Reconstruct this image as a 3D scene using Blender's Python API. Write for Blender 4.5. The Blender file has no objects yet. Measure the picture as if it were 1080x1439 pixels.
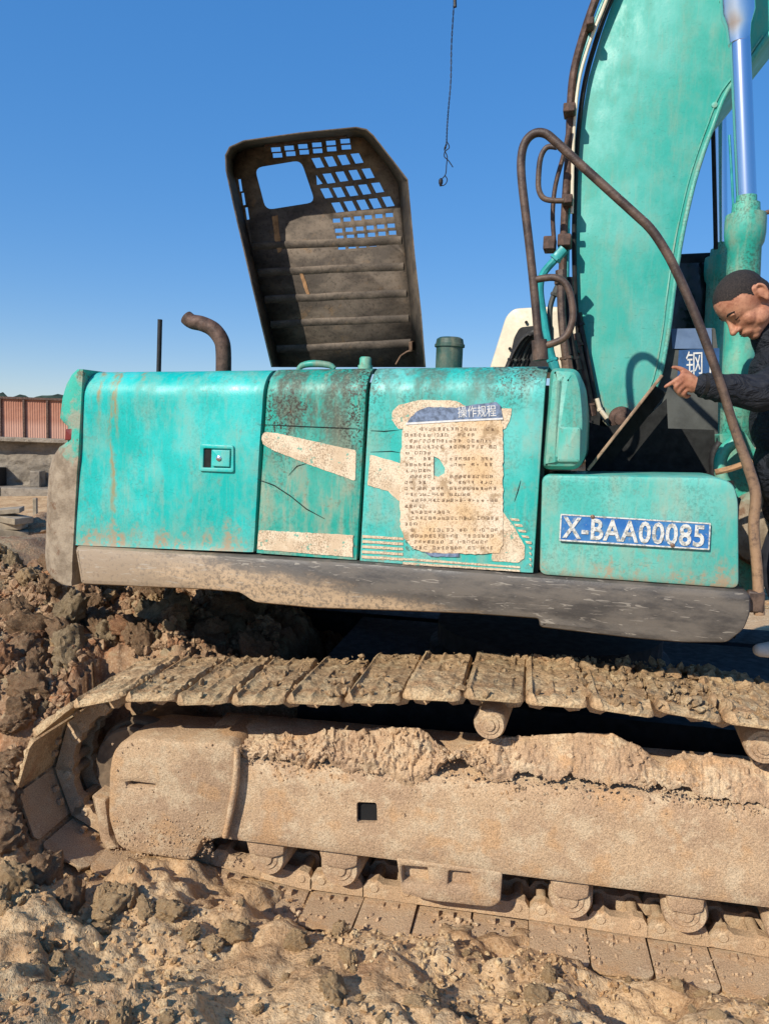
import bpy, bmesh, math, random
import numpy as np
from mathutils import Vector, Matrix, Euler
random.seed(7); RNG = np.random.default_rng(11)
SC = bpy.context.scene; COL = SC.collection
R = math.radians

# ------------------------------------------------------------------ camera
FPX, CX, CY = 1083.0, 540.0, 719.5
EYE = Vector((0, 0, 1.85)); PITCH = R(6.0); ROLL = R(2.0)
FWD = Vector((0, math.cos(PITCH), -math.sin(PITCH)))
_r0 = Vector((1, 0, 0)); _u0 = Vector((0, math.sin(PITCH), math.cos(PITCH)))
RGT = _r0*math.cos(ROLL) + _u0*math.sin(ROLL)
UPV = _u0*math.cos(ROLL) - _r0*math.sin(ROLL)
cam_d = bpy.data.cameras.new('camera'); cam = bpy.data.objects.new('camera', cam_d); COL.objects.link(cam)
cam_d.sensor_fit = 'VERTICAL'; cam_d.sensor_height = 24.0; cam_d.lens = FPX/1439*24.0
cam_d.clip_start = 0.05; cam_d.clip_end = 6000
_m = Matrix((RGT, UPV, -FWD)).transposed().to_4x4(); _m.translation = EYE; cam.matrix_world = _m
SC.camera = cam
def ray(u, v): return FWD + RGT*((u-CX)/FPX) - UPV*((v-CY)/FPX)

# ------------------------------------------------------------------ light
LIGHT = Vector((0.70, 0.787, -0.72)).normalized()           # the way the sunlight travels
elev = math.asin(-LIGHT.z); azim = math.atan2(-LIGHT.x, -LIGHT.y)
W = bpy.data.worlds.new('World'); SC.world = W; W.use_nodes = True
nt = W.node_tree; bg = nt.nodes['Background']
sky = nt.nodes.new('ShaderNodeTexSky'); sky.sky_type = 'NISHITA'; sky.sun_disc = False
sky.sun_elevation = elev; sky.sun_rotation = azim; sky.air_density = 1.0; sky.dust_density = 0.2; sky.ozone_density = 10.0
_g = nt.nodes.new('ShaderNodeGamma'); _g.inputs[1].default_value = .40          # the phone's tone curve: even, saturated blue
_h = nt.nodes.new('ShaderNodeHueSaturation'); _h.inputs['Hue'].default_value = .515; _h.inputs['Saturation'].default_value = 1.76; _h.inputs['Value'].default_value = 2.75
nt.links.new(sky.outputs[0], _g.inputs[0]); nt.links.new(_g.outputs[0], _h.inputs['Color']); nt.links.new(_h.outputs[0], bg.inputs[0]); bg.inputs[1].default_value = 0.14
sd = bpy.data.lights.new('sun', 'SUN'); sd.energy = 5.0; sd.angle = R(0.53); sd.color = (1.0, 0.93, 0.82)
sun = bpy.data.objects.new('sun', sd); COL.objects.link(sun)
sun.rotation_euler = LIGHT.to_track_quat('-Z', 'Y').to_euler(); sun.location = (-6, -6, 12)
SC.cycles.max_bounces = 5; SC.cycles.diffuse_bounces = 2; SC.cycles.glossy_bounces = 2; SC.cycles.transmission_bounces = 2
vs = SC.view_settings; vs.view_transform = 'Standard'; vs.look = 'None'; vs.exposure = 0.0; vs.gamma = 1.0

# ------------------------------------------------------------------ planes
class Plane:
    """a plane in the place: origin o, in-plane axes ex, ey, and nn pointing out of it (towards the viewer's side)"""
    def __init__(s, o, ex, ey):
        s.o = Vector(o); s.ex = Vector(ex).normalized(); s.ey = Vector(ey).normalized(); s.nn = s.ex.cross(s.ey).normalized()
    def sh(s, off): return Plane(s.o - s.nn*off, s.ex, s.ey)          # off metres further in
    def pt(s, u, v):
        d = ray(u, v); t = (s.o-EYE).dot(s.nn)/d.dot(s.nn); return EYE + d*t
    def ab(s, u, v):
        p = s.pt(u, v)-s.o; return (p.dot(s.ex), p.dot(s.ey))
    def at(s, a, b, c=0.0): return s.o + s.ex*a + s.ey*b + s.nn*c      # c: towards viewer
def vplane(d, deg):
    t = R(deg); return Plane((0, d, 0), (math.cos(t), -math.sin(t), 0), (0, 0, 1))
HP = vplane(3.10, 16.0)        # side of the upper structure
TP = vplane(2.80, 10.5)        # outer edge of the near crawler
HIN = -HP.nn; TIN = -TP.nn
ZV = Vector((0, 0, 1))

# ------------------------------------------------------------------ objects
WORLDLOC = {}
def setp(o, label=None, category=None, group=None, kind=None):
    for k, v in (('label', label), ('category', category), ('group', group), ('kind', kind)):
        if v: o[k] = v
    return o
def empty(name, loc):
    o = bpy.data.objects.new(name, None); COL.objects.link(o); o.location = loc; WORLDLOC[o.name] = Vector(loc)
    o.empty_display_size = 0.2; return o
def link_mesh(name, me, mat, parent=None, smooth=None, origin=None, label=None):
    """verts of me are world coordinates: recentre, link, parent"""
    n = len(me.vertices); co = np.empty(n*3, np.float32); me.vertices.foreach_get('co', co); co = co.reshape(-1, 3)
    c = Vector(((co.max(0)+co.min(0))/2).tolist()) if origin is None else Vector(origin)
    co -= np.array(c, np.float32); me.vertices.foreach_set('co', co.ravel())
    if mat is not None:
        me.materials.clear(); me.materials.append(mat)
    o = bpy.data.objects.new(name, me); COL.objects.link(o); WORLDLOC[o.name] = c
    if parent is not None:
        o.parent = parent; o.location = c - WORLDLOC[parent.name]
    else: o.location = c
    if smooth is not None: shade(me, smooth)
    me.update()
    if label: o['label'] = label
    return o
def shade(me, ang):
    """smooth, with edges sharper than ang degrees kept"""
    me.polygons.foreach_set('use_smooth', [True]*len(me.polygons))
    if ang < 179: me.set_sharp_from_angle(angle=R(ang))
def put(name, me, mat, parent, M):
    """instance of shared mesh data, placed by world matrix M"""
    o = bpy.data.objects.new(name, me); COL.objects.link(o)
    if mat is not None and len(me.materials) == 0: me.materials.append(mat)
    loc = M.to_translation(); WORLDLOC[o.name] = loc.copy()
    if parent is not None:
        o.parent = parent; M = Matrix.Translation(-WORLDLOC[parent.name]) @ M
    o.matrix_local = M
    return o
class MB:
    def __init__(s): s.v = []; s.f = []
    def add(s, vs, fs):
        b = len(s.v); s.v += [tuple(p) for p in vs]; s.f += [tuple(i+b for i in f) for f in fs]; return s
    def hexa(s, p):      # 8 points: bottom loop 0-3, top loop 4-7
        return s.add(p, [(3,2,1,0),(4,5,6,7),(0,1,5,4),(1,2,6,5),(2,3,7,6),(3,0,4,7)])
    def box(s, c, ax, ay, az):
        c = Vector(c); P = []
        for z in (-1, 1):
            for x, y in ((-1,-1),(1,-1),(1,1),(-1,1)): P.append(c+ax*x+ay*y+az*z)
        return s.hexa(P)
    def tube(s, pts, r, n=10, cap=True, smooth_n=0):
        pts = [Vector(p) for p in pts]
        if smooth_n: pts, r = catmull(pts, r, smooth_n)
        k = len(pts); rr = r if isinstance(r, (list, tuple)) else [r]*k
        t0 = (pts[1]-pts[0]).normalized(); a = Vector((0,0,1)) if abs(t0.z) < 0.9 else Vector((1,0,0))
        nrm = (a - t0*a.dot(t0)).normalized(); rings = []
        for i, p in enumerate(pts):
            t = (pts[min(i+1,k-1)]-pts[max(i-1,0)]).normalized()
            nrm = (nrm - t*nrm.dot(t)).normalized(); b = t.cross(nrm)
            rings.append([p + (nrm*math.cos(2*math.pi*j/n)+b*math.sin(2*math.pi*j/n))*rr[i] for j in range(n)])
        V = [q for g in rings for q in g]; F = []
        for i in range(k-1):
            for j in range(n):
                F.append((i*n+j, i*n+(j+1)%n, (i+1)*n+(j+1)%n, (i+1)*n+j))
        if cap: F.append(tuple(range(n))[::-1]); F.append(tuple((k-1)*n+j for j in range(n)))
        return s.add(V, F)
    def grid(s, P):
        """P[i][j] points -> quads"""
        ni, nj = len(P), len(P[0]); V = [q for g in P for q in g]
        return s.add(V, [(i*nj+j, i*nj+j+1, (i+1)*nj+j+1, (i+1)*nj+j) for i in range(ni-1) for j in range(nj-1)])
    def lathe(s, o, axis, prof, n=24):
        """prof: (t along axis, radius)"""
        axis = Vector(axis).normalized(); o = Vector(o); a = Vector((0,0,1)) if abs(axis.z) < .9 else Vector((1,0,0))
        x = (a-axis*a.dot(axis)).normalized(); y = axis.cross(x); V = []; F = []
        for t, r in prof:
            V += [o+axis*t+(x*math.cos(2*math.pi*j/n)+y*math.sin(2*math.pi*j/n))*r for j in range(n)]
        k = len(prof)
        for i in range(k-1):
            for j in range(n): F.append((i*n+j, i*n+(j+1)%n, (i+1)*n+(j+1)%n, (i+1)*n+j))
        F.append(tuple(range(n))[::-1]); F.append(tuple((k-1)*n+j for j in range(n)))
        return s.add(V, F)
    def mesh(s, name='m'):
        me = bpy.data.meshes.new(name); me.from_pydata(s.v, [], s.f); me.update()
        bm = bmesh.new(); bm.from_mesh(me); bmesh.ops.recalc_face_normals(bm, faces=bm.faces); bm.to_mesh(me); bm.free(); return me
    def build(s, name, mat, parent=None, smooth=None, bevel=0, label=None, seg=2):
        o = link_mesh(name, s.mesh(name), mat, parent, smooth, label=label)
        if bevel: bev(o, bevel, seg)
        return o
def bev(o, w, seg=2):
    m = o.modifiers.new('bevel', 'BEVEL'); m.width = w; m.segments = seg; m.limit_method = 'ANGLE'; m.angle_limit = R(40)
    m.harden_normals = False; shade(o.data, 45); return o
def catmull(pts, r, n):
    k = len(pts); out = []; ro = []; rr = r if isinstance(r, (list, tuple)) else [r]*k
    for i in range(k-1):
        p0, p1, p2, p3 = pts[max(i-1,0)], pts[i], pts[i+1], pts[min(i+2,k-1)]
        for j in range(n):
            t = j/n
            out.append(0.5*((2*p1)+(p2-p0)*t+(2*p0-5*p1+4*p2-p3)*t*t+(3*p1-p0-3*p2+p3)*t**3)); ro.append(rr[i]*(1-t)+rr[i+1]*t)
    out.append(pts[-1]); ro.append(rr[-1]); return out, ro
def rounded(pts, rad, n=5):
    """round the corners of a 2-D polygon; rad: one number or one per corner"""
    k = len(pts); out = []
    for i, p in enumerate(pts):
        p = Vector(p); a = Vector(pts[i-1])-p; b = Vector(pts[(i+1)%k])-p
        r = rad[i] if isinstance(rad, (list, tuple)) else rad
        r = min(r, a.length*.45, b.length*.45)
        if r < 1e-6: out.append(tuple(p)); continue
        A = p+a.normalized()*r; B = p+b.normalized()*r
        for j in range(n+1):
            t = j/n; q = A*(1-t)**2+p*2*t*(1-t)+B*t*t; out.append(tuple(q))
    return out
def sheet(loops, th, bevd=0.0, res=1):
    """filled 2-D outline with holes, th thick (x, y, 0..th towards +z) -> mesh"""
    cu = bpy.data.curves.new('sheet', 'CURVE'); cu.dimensions = '2D'; cu.fill_mode = 'BOTH'
    cu.extrude = max(th/2-bevd, 0.0); cu.bevel_depth = bevd; cu.bevel_resolution = res; cu.offset = -bevd
    for lp in loops:
        sp = cu.splines.new('POLY'); sp.points.add(len(lp)-1); sp.use_cyclic_u = True
        for p, q in zip(sp.points, lp): p.co = (q[0], q[1], 0, 1)
    o = bpy.data.objects.new('sheet', cu); me = bpy.data.meshes.new_from_object(o)
    bpy.data.objects.remove(o); bpy.data.curves.remove(cu)
    bm = bmesh.new(); bm.from_mesh(me); bmesh.ops.remove_doubles(bm, verts=bm.verts, dist=1e-6)
    for v in bm.verts: v.co.z += th/2
    bm.to_mesh(me); bm.free(); return me
def plate(name, px, P, th, mat, parent, holes=(), rad=0.0, bevd=0.0, smooth=35, label=None, hrad=0.0, wob=0.0):
    """plate whose front face lies in plane P, th thick, outlined by photo pixels px"""
    lp = [P.ab(u, v) for u, v in px]
    if rad: lp = rounded(lp, rad)
    if wob: lp = ragged(lp, wob)
    loops = [lp]
    for h in holes:
        q = [P.ab(u, v) for u, v in h]; loops.append(rounded(q, hrad) if hrad else q)
    me = sheet(loops, th, bevd)
    for v in me.vertices: v.co = P.at(v.co.x, v.co.y, v.co.z-th)
    return link_mesh(name, me, mat, parent, smooth, label=label)
def ragged(lp, amp, step=0.012):
    out = []
    for i in range(len(lp)):
        a = Vector(lp[i]); b = Vector(lp[(i+1) % len(lp)]); n = max(1, int((b-a).length/step))
        for j in range(n):
            q = a.lerp(b, j/n); out.append((q.x+random.uniform(-amp, amp), q.y+random.uniform(-amp, amp)))
    return out
def text_in_quad(name, body, q, P, th, mat, parent, label=None, spacing=1.0, bold=0.0):
    """text stretched into the quad q (TL,TR,BR,BL pixels) on plane P"""
    cu = bpy.data.curves.new('t', 'FONT'); cu.body = body; cu.extrude = 0.02; cu.space_character = spacing; cu.resolution_u = 3; cu.offset = bold
    o = bpy.data.objects.new('t', cu); COL.objects.link(o); me = bpy.data.meshes.new_from_object(o)
    bpy.data.objects.remove(o); bpy.data.curves.remove(cu)
    n = len(me.vertices); co = np.empty(n*3, np.float32); me.vertices.foreach_get('co', co); co = co.reshape(-1, 3)
    lo, hi = co.min(0), co.max(0); TL, TR, BR, BL = [P.pt(*p) for p in q]
    for i, v in enumerate(me.vertices):
        x = (co[i,0]-lo[0])/(hi[0]-lo[0]); y = (co[i,1]-lo[1])/(hi[1]-lo[1]); z = (co[i,2]-lo[2])/max(hi[2]-lo[2], 1e-6)
        v.co = (BL*(1-x)+BR*x)*(1-y)+(TL*(1-x)+TR*x)*y + P.nn*(z*th)
    return link_mesh(name, me, mat, parent, 30, label=label)

# ------------------------------------------------------------------ noise
def _hash(ix, iy, iz, seed):
    h = (ix.astype(np.int64)*374761393 + iy.astype(np.int64)*668265263 + iz.astype(np.int64)*2147483647 + seed*974634777) & 0xffffffff
    h = ((h ^ (h >> 13))*1274126177) & 0xffffffff; h = h ^ (h >> 16); return (h & 0xffff)/65535.0
def vnoise(x, y, z=None, seed=0):
    if z is None: z = np.zeros_like(x)
    ix, iy, iz = np.floor(x), np.floor(y), np.floor(z); fx, fy, fz = x-ix, y-iy, z-iz
    fx, fy, fz = [t*t*(3-2*t) for t in (fx, fy, fz)]; r = 0
    for dx in (0, 1):
        for dy in (0, 1):
            for dz in (0, 1):
                r = r + _hash(ix+dx, iy+dy, iz+dz, seed)*(fx if dx else 1-fx)*(fy if dy else 1-fy)*(fz if dz else 1-fz)
    return r*2-1
def fbm(x, y, z=None, oct=5, seed=0, gain=.5):
    a, f, s = 1.0, 1.0, 0
    for o in range(oct):
        s = s + a*vnoise(x*f+o*17.3, y*f-o*9.1, None if z is None else z*f+o*3.7, seed+o); a *= gain; f *= 2.03
    return s

# ------------------------------------------------------------------ materials
def srgb(r, g, b):
    return tuple((c/255/12.92 if c/255 <= .04045 else ((c/255+.055)/1.055)**2.4) for c in (r, g, b))
class NT:
    def __init__(s, name):
        s.m = bpy.data.materials.new(name); s.m.use_nodes = True; s.t = s.m.node_tree; s.b = s.t.nodes['Principled BSDF']
        s.tc = s.t.nodes.new('ShaderNodeTexCoord'); s.co = s.tc.outputs['Object']
    def n(s, k, **kw):
        x = s.t.nodes.new(k)
        for a, v in kw.items(): setattr(x, a, v)
        return x
    def lk(s, a, b): s.t.links.new(a, b)
    def setin(s, sock, v):
        if hasattr(v, 'links') or isinstance(v, bpy.types.NodeSocket): s.lk(v, sock)
        elif isinstance(v, (tuple, list)): sock.default_value = (*v, 1) if len(v) == 3 and len(sock.default_value) == 4 else v
        else: sock.default_value = v
    def noise(s, scale, detail=5, rough=.55, stretch=None, dist=0.0, shift=(0,0,0)):
        mp = s.n('ShaderNodeMapping'); s.lk(s.co, mp.inputs[0]); mp.inputs['Location'].default_value = shift
        if stretch: mp.inputs['Scale'].default_value = stretch
        x = s.n('ShaderNodeTexNoise'); x.inputs['Scale'].default_value = scale; x.inputs['Detail'].default_value = detail
        x.inputs['Roughness'].default_value = rough; x.inputs['Distortion'].default_value = dist; s.lk(mp.outputs[0], x.inputs['Vector'])
        return x.outputs[0]
    def voro(s, scale, feature='F1', rnd=1.0):
        x = s.n('ShaderNodeTexVoronoi', feature=feature); x.inputs['Scale'].default_value = scale; s.lk(s.co, x.inputs['Vector'])
        x.inputs['Randomness'].default_value = rnd; return x.outputs['Distance']
    def ramp(s, fac, a, b, lo=0.0, hi=1.0):
        x = s.n('ShaderNodeMapRange', interpolation_type='SMOOTHSTEP'); x.inputs[1].default_value = a; x.inputs[2].default_value = b
        x.inputs[3].default_value = lo; x.inputs[4].default_value = hi; s.setin(x.inputs[0], fac); return x.outputs[0]
    def math(s, op, a, b=0.0):
        x = s.n('ShaderNodeMath', operation=op); s.setin(x.inputs[0], a); s.setin(x.inputs[1], b); return x.outputs[0]
    def mix(s, fac, a, b):
        x = s.n('ShaderNodeMix', data_type='RGBA'); s.setin(x.inputs[0], fac); s.setin(x.inputs[6], a); s.setin(x.inputs[7], b); return x.outputs[2]
    def axis(s, i):
        x = s.n('ShaderNodeSeparateXYZ'); s.lk(s.co, x.inputs[0]); return x.outputs[i]
    def rand(s): return s.n('ShaderNodeObjectInfo').outputs['Random']
    def bump(s, h, strength=.4, dist=.01, prev=None):
        x = s.n('ShaderNodeBump'); x.inputs['Strength'].default_value = strength; x.inputs['Distance'].default_value = dist
        s.lk(h, x.inputs['Height'])
        if prev is not None: s.lk(prev, x.inputs['Normal'])
        return x.outputs[0]
    def out(s, col=None, rough=None, metal=None, normal=None, spec=None):
        if col is not None: s.setin(s.b.inputs['Base Color'], col)
        if rough is not None: s.setin(s.b.inputs['Roughness'], rough)
        if metal is not None: s.setin(s.b.inputs['Metallic'], metal)
        if normal is not None: s.lk(normal, s.b.inputs['Normal'])
        if spec is not None: s.b.inputs['Specular IOR Level'].default_value = spec
        return s.m

DUST = srgb(172, 152, 124); GRIME = srgb(52, 46, 36); RUST = srgb(120, 66, 34)
def paint(name, base, faded, dust=.5, grime=.5, rust=.35, rough=.38, zdust=None, streak=None, grime_hi=None, fine=1.0, dent=.2):
    """worn enamel: fading, dust film, speckled grime, rust chips; zdust=(z0,z1) mud splashed up from below, streak=[(x0,w)] rust runs"""
    t = NT(name); low = t.noise(3.1, 4, .62); mid = t.noise(11, 4, .68, stretch=(1,1,.55)); hi = t.noise(90*fine, 3, .72)
    c = t.mix(t.ramp(low, .38, .64), base, faded)
    c = t.mix(t.math('MULTIPLY', t.ramp(mid, .44, .68), dust*.6), c, DUST)
    c = t.mix(t.math('MULTIPLY', t.ramp(t.noise(34, 3, .7, stretch=(1,1,.13)), .47, .72), dust*.42), c, tuple(x*1.15 for x in DUST))
    area = t.ramp(t.noise(3.6, 3, .6, shift=(3,1,5)), .38, .58, .18, 1)
    if grime_hi is not None: area = t.math('MULTIPLY', area, t.ramp(t.axis(2), grime_hi[0], grime_hi[1], .3, 1.25))
    g = t.math('MULTIPLY', t.ramp(hi, .47, .60), area)
    if grime_hi is not None:
        g = t.math('MAXIMUM', g, t.math('MULTIPLY', t.math('MULTIPLY', t.ramp(t.axis(2), grime_hi[0], grime_hi[1]), t.ramp(mid, .38, .58, 0, .8)), t.ramp(hi, .3, .55, .45, 1)))
    c = t.mix(t.math('MULTIPLY', g, grime), c, GRIME)
    chip = t.math('MULTIPLY', t.ramp(t.noise(19, 5, .72, shift=(9,2,1)), .60, .655), rust)
    c = t.mix(chip, c, RUST)
    scr = t.math('MULTIPLY', t.ramp(t.noise(9, 2, .4, stretch=(2.2,2.2,9), dist=2.5, shift=(1,7,2)), .70, .715), .35)
    c = t.mix(scr, c, tuple(x*.3 for x in base))
    if streak:
        for x0, w, z0 in streak:
            wob = t.math('ADD', t.axis(0), t.ramp(t.noise(6, 3, .7, stretch=(1,1,.8), shift=(x0*9,0,0)), .2, .8, -w*1.6, w*1.6))
            d = t.math('ABSOLUTE', t.math('SUBTRACT', wob, x0))
            m = t.math('MULTIPLY', t.math('MULTIPLY', t.ramp(d, w*1.3, w*.1), t.ramp(t.noise(22, 4, .75, stretch=(1,1,.25)), .36, .62)), t.ramp(t.axis(2), z0, z0+.12))
            c = t.mix(t.math('MULTIPLY', m, .8), c, srgb(158, 124, 66))
    if zdust:
        z = t.math('ADD', t.axis(2), t.ramp(mid, .25, .75, -.10, .10))
        c = t.mix(t.math('MULTIPLY', t.ramp(z, zdust[1], zdust[0]), t.ramp(t.noise(30, 4, .75), .36, .56, .1, .95)), c, srgb(164, 142, 114))
    r = t.ramp(mid, .3, .7, rough, rough+.32)
    nrm = t.bump(t.noise(2.4, 2, .5), dent, .05)
    nrm = t.bump(hi, .18, .003, nrm)
    return t.out(c, r, 0.0, nrm, .45)
def earth(name, cols, rough=.95, fine=1.0, bump=.8, objrand=.25, big=1.6, grit=.5):
    t = NT(name); n2 = t.noise(big*3.1, 5, .66, shift=(4,4,4)); hi = t.noise(75*fine, 4, .75)
    c = t.mix(t.ramp(t.noise(big, 4, .62), .38, .62), cols[0], cols[1])
    c = t.mix(t.ramp(n2, .47, .64), c, cols[2])
    if len(cols) > 3: c = t.mix(t.math('MULTIPLY', t.ramp(t.noise(big*1.7, 3, .6, shift=(8,1,3)), .54, .66), .7), c, cols[3])
    c = t.mix(t.ramp(hi, .56, .36, 0, grit), c, tuple(x*.38 for x in cols[1]))
    c = t.mix(t.ramp(hi, .55, .68, 0, .5), c, tuple(min(1, x*1.35) for x in cols[0]))
    if objrand:
        h = t.n('ShaderNodeHueSaturation'); t.lk(c, h.inputs['Color'])
        t.lk(t.ramp(t.rand(), 0, 1, 1-objrand, 1+objrand), h.inputs['Value']); c = h.outputs[0]
    b = t.bump(t.noise(26*fine, 4, .72), bump, .03)
    b = t.bump(hi, bump*.8, .009, b)
    return t.out(c, rough, 0, b, .12)
def plain(name, col, rough=.6, metal=0.0, var=.25, scale=14, bump=.15, spec=.4):
    t = NT(name); c = t.mix(t.ramp(t.noise(scale, 6, .65), .35, .65), tuple(x*(1-var) for x in col), tuple(min(1, x*(1+var)) for x in col))
    return t.out(c, t.ramp(t.noise(scale*1.6, 4, .6), .3, .7, max(.03, rough-.12), min(1, rough+.12)), metal, t.bump(t.noise(scale*5, 4, .6), bump, .004), spec)

M = {}
M['mud'] = earth('dry_mud', (srgb(212,179,135), srgb(186,150,110), srgb(220,194,150), srgb(200,156,110)), objrand=.12, bump=.7, big=5)
M['mudframe'] = earth('mud_on_steel', (srgb(202,171,135), srgb(183,152,121), srgb(209,184,150), srgb(202,159,114)), bump=.34, fine=2.4, objrand=.06, big=3.4, grit=.6)
M['mudshoe'] = earth('mud_on_shoes', (srgb(194,162,122), srgb(162,132,98), srgb(204,178,138), srgb(176,136,98)), bump=.6, fine=1.3, objrand=.12, big=4)
M['soil'] = earth('dug_soil', (srgb(172,140,108), srgb(142,112,86), srgb(188,160,124), srgb(176,124,86)), objrand=.12, big=5)
M['soilred'] = earth('red_soil', (srgb(184,136,98), srgb(154,110,82), srgb(192,154,116)), objrand=.12, big=5)
M['soilgrey'] = earth('grey_clod', (srgb(184,160,124), srgb(158,134,102), srgb(198,174,138)), objrand=.12, big=5)
# ground: dark reddish spoil on the bank behind the crawler, dry tan mud in front
def ground_mat():
    t = NT('ground_earth'); n1 = t.noise(2.0, 5, .64); n2 = t.noise(6, 5, .66, shift=(4,4,4)); hi = t.noise(75, 4, .75)
    tan = t.mix(t.ramp(n1, .36, .64), srgb(206,172,130), srgb(176,141,104)); tan = t.mix(t.ramp(n2, .47, .66), tan, srgb(214,185,144))
    dk = t.mix(t.ramp(n1, .38, .62), srgb(170,138,106), srgb(136,106,82)); dk = t.mix(t.ramp(n2, .5, .62), dk, srgb(158,140,110))
    dk = t.mix(t.math('MULTIPLY', t.ramp(t.noise(1.5, 4, .65, shift=(2,6,1)), .55, .64), .75), dk, srgb(180,122,82))
    f = t.ramp(t.math('ADD', t.axis(2), t.ramp(n1, .2, .8, -.3, .3)), .10, .42)
    c = t.mix(f, tan, dk)
    c = t.mix(t.ramp(hi, .52, .34, 0, .55), c, srgb(120,88,56)); c = t.mix(t.ramp(hi, .56, .68, 0, .4), c, srgb(226,204,166))
    b = t.bump(t.noise(30, 4, .72), .6, .03); b = t.bump(hi, .5, .009, b)
    return t.out(c, .95, 0, b, .12)
M['ground'] = ground_mat()
TEAL = srgb(20, 178, 160); TEALF = srgb(66, 190, 172); TEALD = srgb(58, 166, 148)
M['boom'] = None
M['tank'] = paint('tank_enamel', srgb(62,168,150), srgb(98,180,164), dust=.55, grime=.3, rust=.2)
M['box'] = paint('toolbox_enamel', srgb(66,172,158), srgb(102,186,172), dust=.5, grime=.25, rust=.18, zdust=(-.24,-.10))
M['core'] = plain('inner_body', srgb(38,52,48), .7)
M['dark'] = plain('dark_steel_and_shade', srgb(26,27,26), .8, var=.4)  # dark steel, also the colour of plates that stand for shade
M['gap'] = plain('recess_shade_and_scratch', srgb(22,22,22), .8)  # near-black for painted recess shade, also used for scratches
M['recess_shade'] = M['gap']
M['hood'] = None
M['steel'] = plain('worn_steel', srgb(116,92,74), .5, .25, var=.35, scale=30, bump=.3)
M['rail'] = None
_t = NT('chrome'); M['chrome'] = _t.out(srgb(232,232,238), .2, 1.0)
M['cream'] = plain('cream_paint', srgb(222,208,180), .5, var=.08)
M['glass'] = plain('dark_glass', srgb(14,24,30), .12, var=.1, bump=.02)
M['black'] = plain('black_rubber', srgb(34,33,33), .6, var=.3, scale=30)
M['blue'] = plain('plate_blue', srgb(34,104,172), .45, var=.15, scale=20)
M['white'] = plain('white_paint', srgb(214,212,206), .5, var=.12, scale=60)
M['cyl'] = paint('cylinder_enamel', srgb(40,160,140), srgb(92,184,160), dust=.6, grime=.6, rust=.3)

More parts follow.
